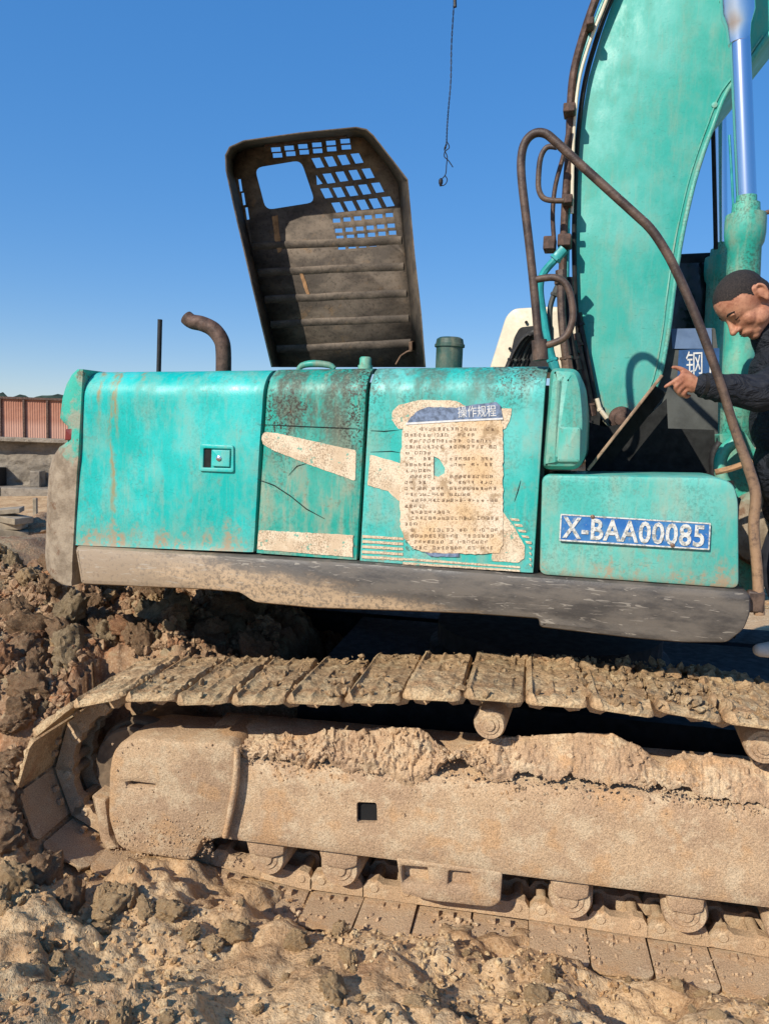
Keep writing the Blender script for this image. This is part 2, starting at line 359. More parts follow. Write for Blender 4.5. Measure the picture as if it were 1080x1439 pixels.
def more_mats():
    t = NT('hood_underside'); c = t.mix(t.ramp(t.noise(5, 6, .65, stretch=(1,1,2)), .36, .66), srgb(122,109,95), srgb(80,72,64))
    c = t.mix(t.math('MULTIPLY', t.ramp(t.noise(9, 6, .7, shift=(3,3,3)), .56, .7), .6), c, srgb(140,112,80))
    c = t.mix(t.ramp(t.noise(70, 4, .7), .5, .7, 0, .5), c, srgb(40,34,28))
    M['hood'] = t.out(c, .75, 0, t.bump(t.noise(60, 5, .7), .35, .004), .25)
    t = NT('rail_steel'); c = t.mix(t.ramp(t.noise(14, 6, .7), .4, .62), srgb(62,50,44), srgb(96,78,66))
    c = t.mix(t.math('MULTIPLY', t.ramp(t.axis(2), .1, -.75), t.ramp(t.noise(24, 6, .75), .3, .55)), c, srgb(160,128,98))
    M['rail'] = t.out(c, .5, .0, t.bump(t.noise(80, 5, .7), .5, .004), .4)
    t = NT('skirt_paint'); mid = t.noise(9, 5, .7, stretch=(.45,.45,1.5)); hi = t.noise(60, 4, .75)
    c = t.mix(t.ramp(mid, .36, .64), srgb(74,70,66), srgb(108,100,90))
    band = t.math('ADD', t.math('ADD', t.axis(2), t.math('MULTIPLY', t.axis(0), .115)), t.ramp(mid, .25, .75, -.035, .035))
    c = t.mix(t.math('MULTIPLY', t.ramp(band, .005, -.075), t.ramp(hi, .36, .56, .25, .95)), c, srgb(196,168,134))
    left = t.math('ADD', t.axis(0), t.ramp(mid, .25, .75, -.3, .3))
    c = t.mix(t.math('MULTIPLY', t.ramp(left, -.55, -1.05), t.ramp(hi, .32, .56, .35, .9)), c, srgb(148,130,108))
    c = t.mix(t.math('MULTIPLY', t.ramp(t.noise(7, 2, .5, stretch=(1,1,8), dist=2), .64, .66), .45), c, srgb(176,166,150))
    M['skirt'] = t.out(c, t.ramp(mid, .3, .7, .38, .75), 0, t.bump(hi, .3, .004), .4)
    t = NT('counterweight_paint'); zz = t.math('ADD', t.axis(2), t.ramp(t.noise(5, 5, .7), 0, 1, -.25, .25))
    c = t.mix(t.ramp(t.noise(11, 7, .7), .35, .64), srgb(168,152,130), srgb(130,115,96))
    gr = t.mix(t.ramp(t.noise(9, 5, .7), .45, .62), srgb(70,178,156), srgb(150,158,138))
    c = t.mix(t.ramp(zz, .12, .22), c, gr)
    c = t.mix(t.math('MULTIPLY', t.ramp(t.noise(13, 6, .7, shift=(5,5,5)), .58, .66), .7), c, srgb(110,78,56))
    M['counter'] = t.out(c, .85, 0, t.bump(t.noise(40, 6, .75), .7, .01), .2)
    t = NT('worn_cream_film'); c = t.mix(t.ramp(t.noise(10, 4, .65), .35, .65), srgb(230,212,182), srgb(208,184,152))
    hi = t.noise(150, 3, .75); sp = t.math('MULTIPLY', t.ramp(hi, .48, .57), t.ramp(t.noise(9, 4, .65, shift=(1,2,3)), .36, .56, .15, 1))
    c = t.mix(t.math('MULTIPLY', sp, .62), c, srgb(120,94,70))
    c = t.mix(t.math('MULTIPLY', t.ramp(t.noise(40, 4, .72, shift=(7,2,3)), .60, .64), .8), c, srgb(84,164,144))
    M['decal'] = t.out(c, .6, 0, t.bump(hi, .12, .002), .3)
    t = NT('aged_notice'); c = t.mix(t.ramp(t.noise(4, 4, .6, shift=(2,0,1)), .38, .66), srgb(228,210,182), srgb(216,184,140))
    hi = t.noise(150, 3, .75); c = t.mix(t.math('MULTIPLY', t.ramp(hi, .50, .60), .5), c, srgb(150,112,80))
    c = t.mix(t.math('MULTIPLY', t.ramp(t.noise(16, 5, .72, shift=(4,1,3)), .52, .64), .7), c, srgb(150,122,88))
    M['notice'] = t.out(c, .7, 0, t.bump(t.noise(30, 4), .3, .006), .25)
    t = NT('concrete'); c = t.mix(t.ramp(t.noise(1.2, 7, .7), .35, .65), srgb(168,156,138), srgb(132,122,108))
    c = t.mix(t.ramp(t.noise(9, 5, .7), .5, .7, 0, .5), c, srgb(84,76,66))
    M['concrete'] = t.out(c, .9, 0, t.bump(t.noise(7, 7, .75), .9, .08), .2)
    t = NT('fence_sheet'); c = t.mix(t.ramp(t.noise(1.4, 6, .65), .35, .65), srgb(176,128,106), srgb(158,108,88))
    c = t.mix(t.math('MULTIPLY', t.ramp(t.axis(2), .05, -.25), .6), c, srgb(204,164,144))
    M['fence'] = t.out(c, .8, 0, t.bump(t.noise(10, 4), .3, .02), .2)
    t = NT('skin'); c = t.mix(t.ramp(t.noise(14, 4, .6), .35, .65), srgb(196,142,112), srgb(168,112,86))
    c = t.mix(t.ramp(t.noise(60, 4, .7), .45, .65, 0, .4), c, srgb(120,66,50))
    M['skin'] = t.out(c, .58, 0, t.bump(t.noise(260, 3, .7), .35, .0015), .35)
    t = NT('cropped_hair'); c = t.mix(t.ramp(t.noise(420, 2, .8), .44, .62), srgb(20,18,18), srgb(74,64,58))
    M['hair'] = t.out(c, .7, 0, t.bump(t.noise(420, 2), .8, .004), .3)
    t = NT('black_jacket_cloth'); c = t.mix(t.ramp(t.noise(8, 4), .35, .65), srgb(26,28,34), srgb(38,41,48))
    M['jacket'] = t.out(c, .75, 0, t.bump(t.noise(9, 4, .55, stretch=(1,1,1.8), dist=1.6), .9, .05, t.bump(t.noise(300, 2), .3, .002)), .3)
    M['trousers'] = plain('trouser_cloth', srgb(40,42,50), .85)
    M['shoe'] = plain('pale_shoe_leather', srgb(206,196,180), .6, var=.12)
    M['exhaust'] = plain('rusty_pipe', srgb(88,68,58), .7, .2, var=.4, scale=24, bump=.4)
    M['oldgreen'] = paint('filler_enamel', srgb(30,66,58), srgb(46,84,74), dust=.35, grime=1.0, rust=.3)
    M['paleshaded'] = plain('pale_sticker', srgb(92,114,144), .5, var=.1)
    M['greyplate'] = plain('grey_panel', srgb(76,78,74), .6, var=.2, scale=9)
    M['print'] = plain('faded_print', srgb(98,72,52), .8, var=.4, scale=60)
    M['printblue'] = plain('faded_blue_print', srgb(108,122,144), .75, var=.4, scale=50)
    M['wood'] = plain('old_wood', srgb(158,120,84), .8, var=.3, scale=30, bump=.4)
    M['plank'] = plain('weathered_plank', srgb(150,136,114), .85, var=.25, scale=6, bump=.4)
    M['wood_far'] = plain('far_woodland', srgb(46,62,50), .95, var=.5, scale=.25)
    M['lid'] = plain('lid_steel', srgb(148,122,98), .6, .1, var=.3, scale=30)
    M['wire'] = plain('cable_black', srgb(30,30,36), .6)
    M['lamp'] = plain('red_lens', srgb(110,42,36), .3, var=.1)
    M['tealhose'] = plain('teal_pipe', srgb(48,150,148), .4, var=.2)
    M['sprocket'] = plain('sprocket_steel', srgb(112,94,74), .8, .0, var=.3, scale=12, bump=.5)
more_mats()
def door_mat(cx):
    return paint('door_enamel', srgb(6,176,166), srgb(44,194,186), dust=.36, grime=.16, rust=.22, rough=.3, zdust=(-.42,-.26), streak=[(cx, .02, -.36), (cx+.035, .012, .05), (cx-.06, .012, .1), (cx+.15, .012, .28)])

# ================================================================== the ground
def G(u, v, y):
    d = ray(u, v); return EYE + d*(y/d.y)
TOPRUN = [(1080,1027),(1000,1012),(940,1004),(860,1000),(790,994),(720,990),(650,986),(575,985),(500,988),(420,990),(340,989),(260,988),(190,986),(135,988)]
WRAP = [(97,1000),(62,1028),(39,1068),(32,1110),(42,1155),(70,1195),(110,1220)]
BOTRUN = [(160,1236),(240,1255),(320,1278),(390,1297),(470,1309),(610,1330),(780,1355),(900,1375),(1055,1400)]
top_ab = [TP.ab(*p) for p in TOPRUN]; wrap_ab = [TP.ab(*p) for p in WRAP]; bot_ab = [TP.ab(*p) for p in BOTRUN]
a_r = top_ab[0][0]; b_t = top_ab[0][1]; b_b = bot_ab[-1][1]; a_rb = bot_ab[-1][0]
AEND = a_r + 1.15
front = []
rc = (b_t-.02-(b_b-.05))/2; cb = (b_t-.02+b_b-.05)/2
for k in range(0, 11):
    an = -math.pi/2 + math.pi*k/10; front.append((AEND+rc*math.cos(an), cb+rc*math.sin(an)))
LOOP = top_ab + wrap_ab + bot_ab + [(a_rb+.5, b_b-.03), (AEND-.15, b_b-.05)] + front + [(AEND-.2, b_t-.012), (a_r+.4, b_t-.01)]
def bottom_z(a):
    xs = [p[0] for p in bot_ab]; zs = [p[1] for p in bot_ab]
    w = wrap_ab[3:]; return np.interp(a, [p[0] for p in w]+xs+[AEND+.1, AEND+rc], [w[0][1]-.12]+[p[1]-.05 for p in w[1:]]+zs+[b_b-.06, b_b+.3])
ctrl = []
for u, v, y in [(-150,1439,1.85),(0,1439,1.95),(200,1439,2.05),(400,1439,2.15),(600,1439,2.17),(800,1439,2.15),(1000,1439,2.12),(1200,1439,2.1),
                (0,1340,2.35),(60,1290,2.55),(-200,1300,2.5),(180,1370,2.4),(120,1300,2.66),
                (-20,1180,2.95),(20,1230,2.8),(-150,1150,3.0),(0,1090,3.2),(-250,1050,3.3),
                (20,1010,3.42),(-60,960,3.6),(60,960,3.62),(0,890,3.95),(110,930,3.8),(-200,900,3.9),
                (-20,800,4.6),(60,812,4.6),(110,835,4.35),(200,842,4.45),(300,845,4.5),(370,870,4.4),(-200,800,4.7),(230,900,3.95),(330,925,3.85),(140,890,4.1),
                (480,990,4.3),(600,1030,4.3)]:
    ctrl.append(tuple(G(u, v, y)))
for x, y, z in [(.3,2.35,-.02),(.9,2.3,-.08),(-.3,2.45,.0),(-.9,2.6,.05),(1.6,2.1,-.1),(2.6,1.6,-.1),(0,1.5,.12),(1.2,1.4,.1),(-1.2,1.5,.22),(-2.5,1.8,.35),
                (.8,3.6,-.15),(1.6,3.4,-.2),(2.6,3.2,-.2),(.6,4.6,-.15),(2,4.8,-.2),(3.5,3.5,-.2),(0,.3,.2),(-2,0,.3),(2,0,.1),
                (-1.5,6.2,.75),(-3,5.5,.9),(-4,3.5,.9),(-.2,6,.2),(1.5,6.5,-.2),(-6,4,.3),(-2.5,8.5,-.1),(0,9,-.4),(3,9,-.4),(6,4,-.2),(-5,9,-.4),(-9,7,-.5),
                (0,14,-.8),(-9,14,-.8),(9,12,-.8),(12,3,-.5),(-12,2,-.5),(0,-8,-.2),(-9,-8,-.3),(9,-8,-.4),(0,30,-.85),(-30,20,-.85),(30,20,-.85),(-30,-20,-.8),(30,-20,-.8),(0,-40,-.8)]:
    ctrl.append((x, y, z))
CTRL = np.array(ctrl)
def axis_pts(lo, hi, step, far):
    mid = np.arange(lo, hi+1e-6, step); up = [hi]; d = step
    while up[-1] < far: d *= 1.22; up.append(up[-1]+d)
    dn = [lo]; d = step
    while dn[-1] > -far: d *= 1.22; dn.append(dn[-1]-d)
    return np.array(dn[:0:-1]+list(mid)+up[1:])
def base_height(x, y):
    num = np.zeros_like(x); den = np.zeros_like(x)
    for cx, cy, cz in CTRL:
        w = 1.0/(((x-cx)**2+(y-cy)**2)+.004)**1.9; num += w*cz; den += w
    return num/den
ET, EN = np.array(TP.ex)[:2], np.array(TIN)[:2]
def track_coords(x, y):
    dx, dy = x-TP.o.x, y-TP.o.y; return dx*ET[0]+dy*ET[1], dx*EN[0]+dy*EN[1]
BUMPS = []
for k in range(2300):
    bx, by = RNG.uniform(-2.4, 2.4), RNG.uniform(1.5, 5.2); r = .025+.10*RNG.random()**2.6; BUMPS.append((bx, by, r))
for u, v, y, r in [(20,1345,2.36,.20),(30,1300,2.5,.14),(5,1400,2.15,.16),(150,1420,2.12,.16),(960,1425,2.15,.10),(20,1150,3.02,.14),(-20,1210,2.85,.17),(250,1425,2.1,.13)]:
    p = G(u, v, y); BUMPS.append((p.x, p.y, r))
def ground_height(x, y, lumps=True):
    z = base_height(x, y); near = np.clip(1.3-np.hypot(x, y-3)/9, 0, 1)
    bank = np.clip((z-.05)*1.6, .25, 1.0)
    m1 = np.clip(.55+1.5*vnoise(x*2.1, y*2.1, seed=41), .2, 1.3)
    z = z + near*(fbm(x*1.7, y*1.7, oct=3, seed=3)*.05*(.4+bank) + fbm(x*6, y*6, oct=3, seed=5)*.028*(.3+bank) + np.abs(fbm(x*11, y*11, oct=3, seed=9, gain=.6))*.032*(.15+bank)*m1
                  + np.abs(fbm(x*27, y*27, oct=2, seed=29, gain=.6))*.014*(.25+bank)*(.2+m1) + vnoise(x*60, y*60, seed=19)*.003)
    z += (1-near)*fbm(x*.2, y*.2, oct=4, seed=2)*.12
    return z
xs = axis_pts(-2.35, 2.35, .013, 2500); ys = axis_pts(1.45, 5.3, .013, 2500)
X, Y = np.meshgrid(xs, ys); Z = ground_height(X, Y)
ZB = Z.copy()
for bx, by, r in BUMPS:                      # half-buried clods in the sheet itself
    i0, i1 = np.searchsorted(xs, (bx-r*1.3, bx+r*1.3)); j0, j1 = np.searchsorted(ys, (by-r*1.3, by+r*1.3))
    if i1 <= i0 or j1 <= j0: continue
    xx, yy = X[j0:j1, i0:i1], Y[j0:j1, i0:i1]
    ang = np.arctan2(yy-by, xx-bx); rr = r*(1+.22*np.sin(ang*3+bx*40)+.16*np.sin(ang*5+by*31)+.22*fbm(xx*22, yy*22, oct=2, seed=14))
    q = np.clip(1-((xx-bx)**2+(yy-by)**2)/rr**2, 0, 1); q = q*q*(3-2*q)
    h = q*r*(.27 if by < 2.9 else .6)*(1+.35*fbm(xx*24, yy*24, oct=3, seed=4))
    Z[j0:j1, i0:i1] = np.maximum(Z[j0:j1, i0:i1], ZB[j0:j1, i0:i1]+h)
TA, TO = track_coords(X, Y)
inside = (TO > -.035) & (TO < .66) & (TA > wrap_ab[3][0]-.02) & (TA < AEND+rc)
lim = bottom_z(TA) + .004*vnoise(X*30, Y*30) - np.where(TO > 0, .02, .02+(TO*0))
cov = np.zeros_like(Z)
for u0, u1, hgt, o1 in ((165,385,.06,.26),(610,765,.05,.20),(915,950,.04,.06),(1110,1300,.07,.25)):
    aa, ab = TP.ab(u0, 1270)[0], TP.ab(u1, 1340)[0]
    cov = np.maximum(cov, hgt*np.clip(np.minimum(TA-aa, ab-TA)/.10, 0, 1)*np.clip((o1-TO)/.14, 0, 1)*np.clip(.75+.9*fbm(X*8, Y*8, oct=3, seed=61), 0, 1.5))
cov += .010*np.clip(fbm(X*6, Y*6, oct=3, seed=63)-.35, 0, 1)
lim = lim+np.where(cov > .006, cov+.02, 0)
Z = np.where(inside, np.minimum(np.maximum(Z, lim-.03), lim), Z)
# shoulder of mud squeezed up along the outer shoe ends
edge = (TO > -.5) & (TO <= -.035) & (TA > wrap_ab[3][0]) & (TA < AEND)
Z = np.where(edge, np.minimum(np.maximum(Z, bottom_z(TA)+cov*.9-.02), bottom_z(TA)+.03+cov+(-.035-TO)*.55+.03*fbm(X*9, Y*9, oct=3, seed=21)), Z)
# nothing of the bank may stand above the counterweight clearance
nx, ny = len(xs), len(ys)
idx = np.arange(nx*ny).reshape(ny, nx)
F = np.stack([idx[:-1,:-1], idx[:-1,1:], idx[1:,1:], idx[1:,:-1]], -1).reshape(-1, 4)
gm = bpy.data.meshes.new('ground'); gm.from_pydata(np.stack([X, Y, Z], -1).reshape(-1, 3).tolist(), [], F.tolist())
ground = link_mesh('ground', gm, M['ground'], None, 179, origin=(0, 0, 0)); ground['kind'] = 'structure'
def zat(x, y):
    i = int(np.clip(np.searchsorted(xs, x), 1, nx-1)); j = int(np.clip(np.searchsorted(ys, y), 1, ny-1)); return float(Z[j, i])
# clods
def clod_mesh(seed, sub=3, flat=.75, amp=.28):
    bm = bmesh.new(); bmesh.ops.create_icosphere(bm, subdivisions=sub, radius=1.0)
    co = np.array([v.co[:] for v in bm.verts]); s = seed*13.7
    n = co/np.linalg.norm(co, axis=1)[:, None]
    d = 1+amp*.9*fbm(n[:,0]*1.2+s, n[:,1]*1.2, n[:,2]*1.2, oct=2, seed=seed)+amp*1.25*np.abs(fbm(n[:,0]*2.3+s, n[:,1]*2.3, n[:,2]*2.3, oct=5, seed=seed+7, gain=.68))
    co = n*d[:, None]; co *= np.array([1+.25*math.sin(seed), 1-.2*math.cos(seed*2), flat])
    for v, c in zip(bm.verts, co): v.co = c
    me = bpy.data.meshes.new('clod'); bm.to_mesh(me); bm.free(); shade(me, 70 if sub > 2 else 38); return me
CLODS = {}
for kind in ('mud', 'soil', 'soilred', 'soilgrey'):
    CLODS[kind] = []
    for k in range(5):
        me = clod_mesh(len(CLODS)*10+k, 4); me.materials.append(M[kind]); CLODS[kind].append(me)
def blocked(x, y, r):
    a, o = track_coords(np.array(x), np.array(y))
    return bool((o > -.01-r*.6) & (o < .64+r) & (a > wrap_ab[3][0]-.03-r) & (a < AEND+rc))
def rot(): return Euler((random.uniform(0, 6), random.uniform(0, 6), random.uniform(0, 6))).to_matrix().to_4x4()
n_cl = 0; tries = 0
while n_cl < 215 and tries < 5000:
    tries += 1
    if random.random() < .55:                # the bank behind and left of the crawler
        u, v, y = random.uniform(-60, 380), 0, random.uniform(3.0, 4.75); x = (u-CX)/FPX*y*1.02
        r = .025+.075*random.random()**2.2
    else:
        u, y = random.uniform(-60, 1130), random.uniform(1.95, 2.75); x = (u-CX)/FPX*y*1.05; r = .014+.04*random.random()**3
    if blocked(x, y, r): continue
    z = zat(x, y); kind = 'mud' if z < .2 else random.choice(['soil','soil','soil','mud','soilgrey','soilgrey','soilred'])
    if z > .2 and y > 3.0 and u < 60 and random.random() < .25: kind = 'soilred'
    me = random.choice(CLODS[kind])
    put('clod', me, None, ground, Matrix.Translation((x, y, z+r*.25)) @ rot() @ Matrix.Diagonal((r, r*random.uniform(.75,1.1), r*random.uniform(.7,1), 1)))
    n_cl += 1
for u, v, y, r, kind in [(215,860,4.2,.07,'soilgrey'),(140,850,4.15,.10,'soil'),(232,880,4.1,.05,'soilgrey'),(320,850,4.3,.09,'soil'),(45,795,4.5,.06,'mud'),(70,838,4.15,.07,'soil'),(160,880,4.0,.09,'soil'),(25,870,4.0,.08,'soil'),(90,900,3.9,.08,'soil'),(30,940,3.75,.11,'soil'),(100,1266,2.70,.06,'soil'),(150,1280,2.66,.055,'mud'),(60,1240,2.8,.07,'soil'),(150,1262,2.74,.05,'mud'),(8,1130,3.08,.09,'soil'),(8,1070,3.2,.08,'soil'),(6,1190,2.92,.08,'soil'),(30,1020,3.36,.07,'soil'),(180,1262,2.72,.05,'mud'),(235,1275,2.68,.05,'mud'),(330,1295,2.6,.045,'mud'),(20,1260,2.7,.06,'mud'),(270,1300,2.58,.035,'mud'),(300,1300,2.55,.035,'mud')]:
    p = G(u, v, y); put('clod', random.choice(CLODS[kind]), None, ground, Matrix.Translation((p.x, p.y, zat(p.x, p.y)+r*.35)) @ rot() @ Matrix.Diagonal((r, r*.9, r*.85, 1)))
# crumbs: too many to count
def crumbs(name, items, mat, parent, sub=1, seeds=6, amp=.42, ang=32):
    protos = []
    for k in range(seeds):
        m_ = clod_mesh(90+k, sub, .8, amp); protos.append((np.array([v.co[:] for v in m_.vertices]), np.array([p.vertices[:] for p in m_.polygons]))); bpy.data.meshes.remove(m_)
    VV, FF, b = [], [], 0
    for (p, r) in items:
        v, f = random.choice(protos); mt = np.array(rot())[:3, :3]
        VV.append((v*r*np.array([1, random.uniform(.7, 1), random.uniform(.6, 1)]))@mt.T+np.array(p)); FF.append(f+b); b += len(v)
    me = bpy.data.meshes.new(name); me.from_pydata(np.concatenate(VV).tolist(), [], np.concatenate(FF).tolist())
    o = link_mesh(name, me, mat, parent, ang); o['kind'] = 'stuff'; return o
tan_items, dark_items = [], []
while len(tan_items)+len(dark_items) < 8500:
    if random.random() < .72: y = random.uniform(2.9, 4.8); u = random.uniform(-60, 400)
    else: y = random.uniform(1.9, 2.85); u = random.uniform(-60, 1140)
    x = (u-CX)/FPX*y*1.05; r = (.003+.012*random.random()**3) if y < 2.85 else (.004+.024*random.random()**2.6)
    if vnoise(np.array(x*3.0), np.array(y*3.0), seed=33) < random.uniform(-.5, .45) or blocked(x, y, r): continue
    z = zat(x, y); (tan_items if z < .22 else dark_items).append(((x, y, z+r*.3), r))
setp(crumbs('mud_crumbs', tan_items, M['mud'], None), 'loose tan crumbs of dry mud scattered along the crawler', 'crumbs')
setp(crumbs('soil_crumbs', dark_items, M['soil'], None), 'loose dark crumbs of soil on the bank behind the crawler', 'crumbs')

# ================================================================== the excavator
ex0 = HP.at(.2, -.05, -1.3); ex0.z = -.15
EXC = empty('excavator', ex0)
setp(EXC, 'muddy teal crawler excavator with its engine hood standing open', 'excavator')

# ---- upper structure: side panels with a rounded shoulder
def panel(name, TL, TR, BR, BL, mat, r=.12, roof=.4, dent=.004, parent=EXC, off=0.0, ret=.04, seed=0):
    P = HP.sh(off); tl, tr, br, bl = [Vector(P.ab(*p)) for p in (TL, TR, BR, BL)]
    nu = max(8, int((tr-tl).length/.022)); H = (tl-bl).length; nv = max(8, int((H-r)/.022)); rows = []
    prof = [(-.0, ret)] + [((H-r)*j/nv/H, 0.0) for j in range(nv+1)]
    for k in range(1, 9):
        a = math.pi/2*k/8; prof.append(((H-r+r*math.sin(a))/H, r*(1-math.cos(a))))
    prof.append((1.0, roof))
    for h, inn in prof:
        row = []
        for i in range(-1, nu+2):
            t = min(max(i/nu, 0), 1); q = (bl.lerp(br, t)).lerp(tl.lerp(tr, t), h)
            d = inn + (ret if i in (-1, nu+1) else 0.0)
            if 0 <= i <= nu and h > 0: d += dent*float(fbm(np.array(q.x*2.3+seed), np.array(q.y*2.3), oct=3, seed=seed))
            if i in (0, nu): d += .006
            row.append(P.at(q.x, q.y, -d))
        rows.append(row)
    b = MB(); b.grid(rows); return b.build(name, mat, parent, 40)
dTL, dTR, dBR, dBL = (119,520), (371,517), (355,776), (104,766)
dc = [HP.pt(*p) for p in (dTL, dTR, dBR, dBL)]
dmid = Vector(((min(p.x for p in dc)+max(p.x for p in dc))/2, 0, 0))
door = panel('side_door', dTL, dTR, dBR, dBL, door_mat(HP.pt(138,650).x-dmid.x), dent=.007, seed=1)
M['panelA'] = paint('tank_panel_enamel', srgb(26,158,140), srgb(76,168,150), dust=.8, grime=.95, rust=.35, grime_hi=(-.12,.2), fine=1.0, dent=.1)
M['panelB'] = paint('pump_panel_enamel', srgb(42,176,164), srgb(98,194,184), dust=.5, grime=.8, rust=.3, grime_hi=(.12,.40), zdust=(-.52,-.36), dent=.1)
pA = panel('tank_panel', (377,516), (515,514), (500,787), (360,777), M['panelA'], seed=2, dent=.0012)
pB = panel('pump_panel', (521,514), (767,511), (748,805), (505,788), M['panelB'], seed=3, dent=.0012)
# door lock
LK = HP.sh(-.001)
bz = plate('lock_bezel', [(281,624),(328,626),(328,664),(279,662)], HP.sh(-.012), .02, door.data.materials[0], door, holes=[[(286,630),(325,631),(324,658),(285,657)]], rad=.012, hrad=.004, bevd=.004)
plate('lock_pocket_shade', [(286,630),(297,630),(296,657),(285,657)], HP.sh(-.003), .003, M['gap'], door)  # dark strip painted as the shade of the lock recess
plate('lock_paddle', [(298,632),(323,633),(322,656),(297,655)], HP.sh(-.016), .022, door.data.materials[0], door, rad=.003, bevd=.003)
MB().lathe(HP.sh(-.014).pt(308,644), HP.nn, [(0,.012),(.006,.012),(.008,.009),(.009,.0)], 16).build('lock_cylinder', M['chrome'], door, 40)
# solid dark body behind the panels, added to stop light leaking between them
zt = min(HP.ab(400,517)[1], HP.ab(760,512)[1])-.05; zb = HP.ab(500,800)[1]
s0 = HP.ab(108,700)[0]; s1 = HP.ab(760,700)[0]; s2 = HP.ab(1036,760)[0]
def hbox(b, sa, sb, oa, ob, za, zb_):
    P = [HP.at(s, z, -o) for z in (za, zb_) for s, o in ((sa, oa), (sb, oa), (sb, ob), (sa, ob))]
    return b.hexa(P)
hbox(MB(), s0, s1, .05, 2.35, zb, zt).build('engine_bay_body', M['core'], EXC)
hbox(MB(), s0-.02, s2+.03, .07, 2.45, HP.ab(600,850)[1]-.03, zb+.02).build('deck_frame', M['dark'], EXC)
# skirt
plate('side_skirt', [(103,768),(500,790),(757,810),(1040,830),(1055,836),(1055,862),(1046,886),(1022,905),(960,905),(890,899),(757,883),(756,871),(660,864),(560,860),(440,856),(356,848),(335,834),(290,830),(200,826),(112,822)],
      HP.sh(-.03), .13, M['skirt'], EXC, rad=.02, bevd=.024, wob=0, label='scuffed dark grey skirt with dried mud along its lower edge')
# counterweight
def counterweight():
    lev = [(519,.005,.05),(526,.012,.09),(540,.02,.13),(560,.028,.15),(588,.03,.16),(595,.022,.13),(600,.012,.10),(622,.012,.10),(630,.035,.14),(645,.05,.18),(665,.055,.20),(720,.058,.205),(790,.055,.20),(808,.045,.19),(818,.025,.17),(823,.0,.15)]
    rings = []
    for v, L, Rr in lev:
        us = 118-(v-519)*.055; a, b = HP.ab(us, v); ring = [(a, -.006), (a-L, -.006)]
        for k in range(1, 10):
            t = math.pi/2*k/9; ring.append((a-L-Rr*math.sin(t), -.006+Rr*(1-math.cos(t))))
        for k in range(1, 8): ring.append((a-L-Rr-.10*math.sin(math.pi*k/8), Rr+(2.3-2*Rr)*k/8))
        for k in range(9, -1, -1):
            t = math.pi/2*k/9; ring.append((a-L-Rr*math.sin(t), 2.3-Rr*(1-math.cos(t))))
        ring.append((a, 2.3))
        rings.append([HP.at(s+.004*random.uniform(-1,1)*(v > 630), b, -o) for s, o in ring])
    b = MB(); n = len(rings[0]); V = [p for g in rings for p in g]; Fc = []
    for i in range(len(rings)-1):
        for j in range(n): Fc.append((i*n+j, i*n+(j+1)%n, (i+1)*n+(j+1)%n, (i+1)*n+j))
    Fc.append(tuple(range(n))); Fc.append(tuple((len(rings)-1)*n+j for j in range(n))); b.add(V, Fc)
    return b.build('counterweight', M['counter'], EXC, 50, label='mud-caked counterweight with chipped teal paint at its top')
cw = counterweight()
plate('tail_lamp', [(92,603),(103,602),(102,618),(91,619)], HP.sh(.0), .05, M['lamp'], cw, rad=.004, bevd=.004)
# decals on the panels
DP = HP.sh(-.0032)
plate('cream_stripe', [(371,607),(390,609),(500,633),(499,676),(440,655),(384,633),(370,625),(367,614)], DP, .0025, M['decal'], pA, rad=.01, wob=.0012)
plate('cream_stripe', [(364,745),(496,752),(495,783),(361,772)], DP, .0025, M['decal'], pA, wob=.0015)
plate('cream_stripe', [(520,639),(566,652),(620,672),(640,735),(600,720),(558,703),(545,690),(516,682)], DP, .0025, M['decal'], pB, wob=.0012)
plate('cream_stripe', [(550,590),(551,578),(560,569),(590,562),(640,563),(660,574),(719,574),(716,590),(709,603),(560,603)], DP, .0025, M['decal'], pB, rad=.006, wob=.0012)
plate('cream_stripe', [(690,700),(705,718),(722,741),(737,768),(736,785),(727,791),(690,788)], DP, .0025, M['decal'], pB, rad=.004, wob=.001)
for k in range(5):
    y0 = 752+7.2*k; plate('thin_stripe', [(509-k*.3,y0),(566,y0+3.5),(566,y0+7),(509-k*.3,y0+3.6)], DP, .0025, M['decal'], pB, wob=.0008)
for k in range(9):
    y0 = 727+8*k; xa = 712+min(k,5)*5.3; plate('thin_stripe', [(xa+4,y0+1),(min(728+k*4.6,746),y0+2),(min(730+k*4.6,746),y0+5.5),(xa+6,y0+4.5)], DP, .0025, M['decal'], pB, wob=.0006)
for k in range(2): plate('thin_stripe', [(566,784+k*6),(730,796+k*5),(730,798.5+k*5),(566,787+k*6)], DP, .0025, M['decal'], pB, wob=.0008)
# cracks and dark scratches stuck in the film of the panels
def scratch(name, px, w, parent, mat='gap'):
    MB().tube([HP.sh(-.003).pt(*p) for p in px], [w*.4]+[w]*(len(px)-2)+[w*.3], 5, True).build(name, M[mat], parent)
scratch('scratch', [(361,673),(385,682),(408,697),(430,715),(456,729)], .0022, pA)
scratch('scratch', [(362,596),(420,599),(470,601),(512,603)], .0016, pA)
scratch('scratch', [(520,605),(540,606),(560,604)], .0016, pB)
scratch('scratch', [(405,668),(417,655),(434,650)], .0014, pA)
scratch('scratch', [(520,635),(550,634),(562,636)], .0014, pB)
scratch('scratch', [(731,675),(727,690),(722,705)], .0016, pB)
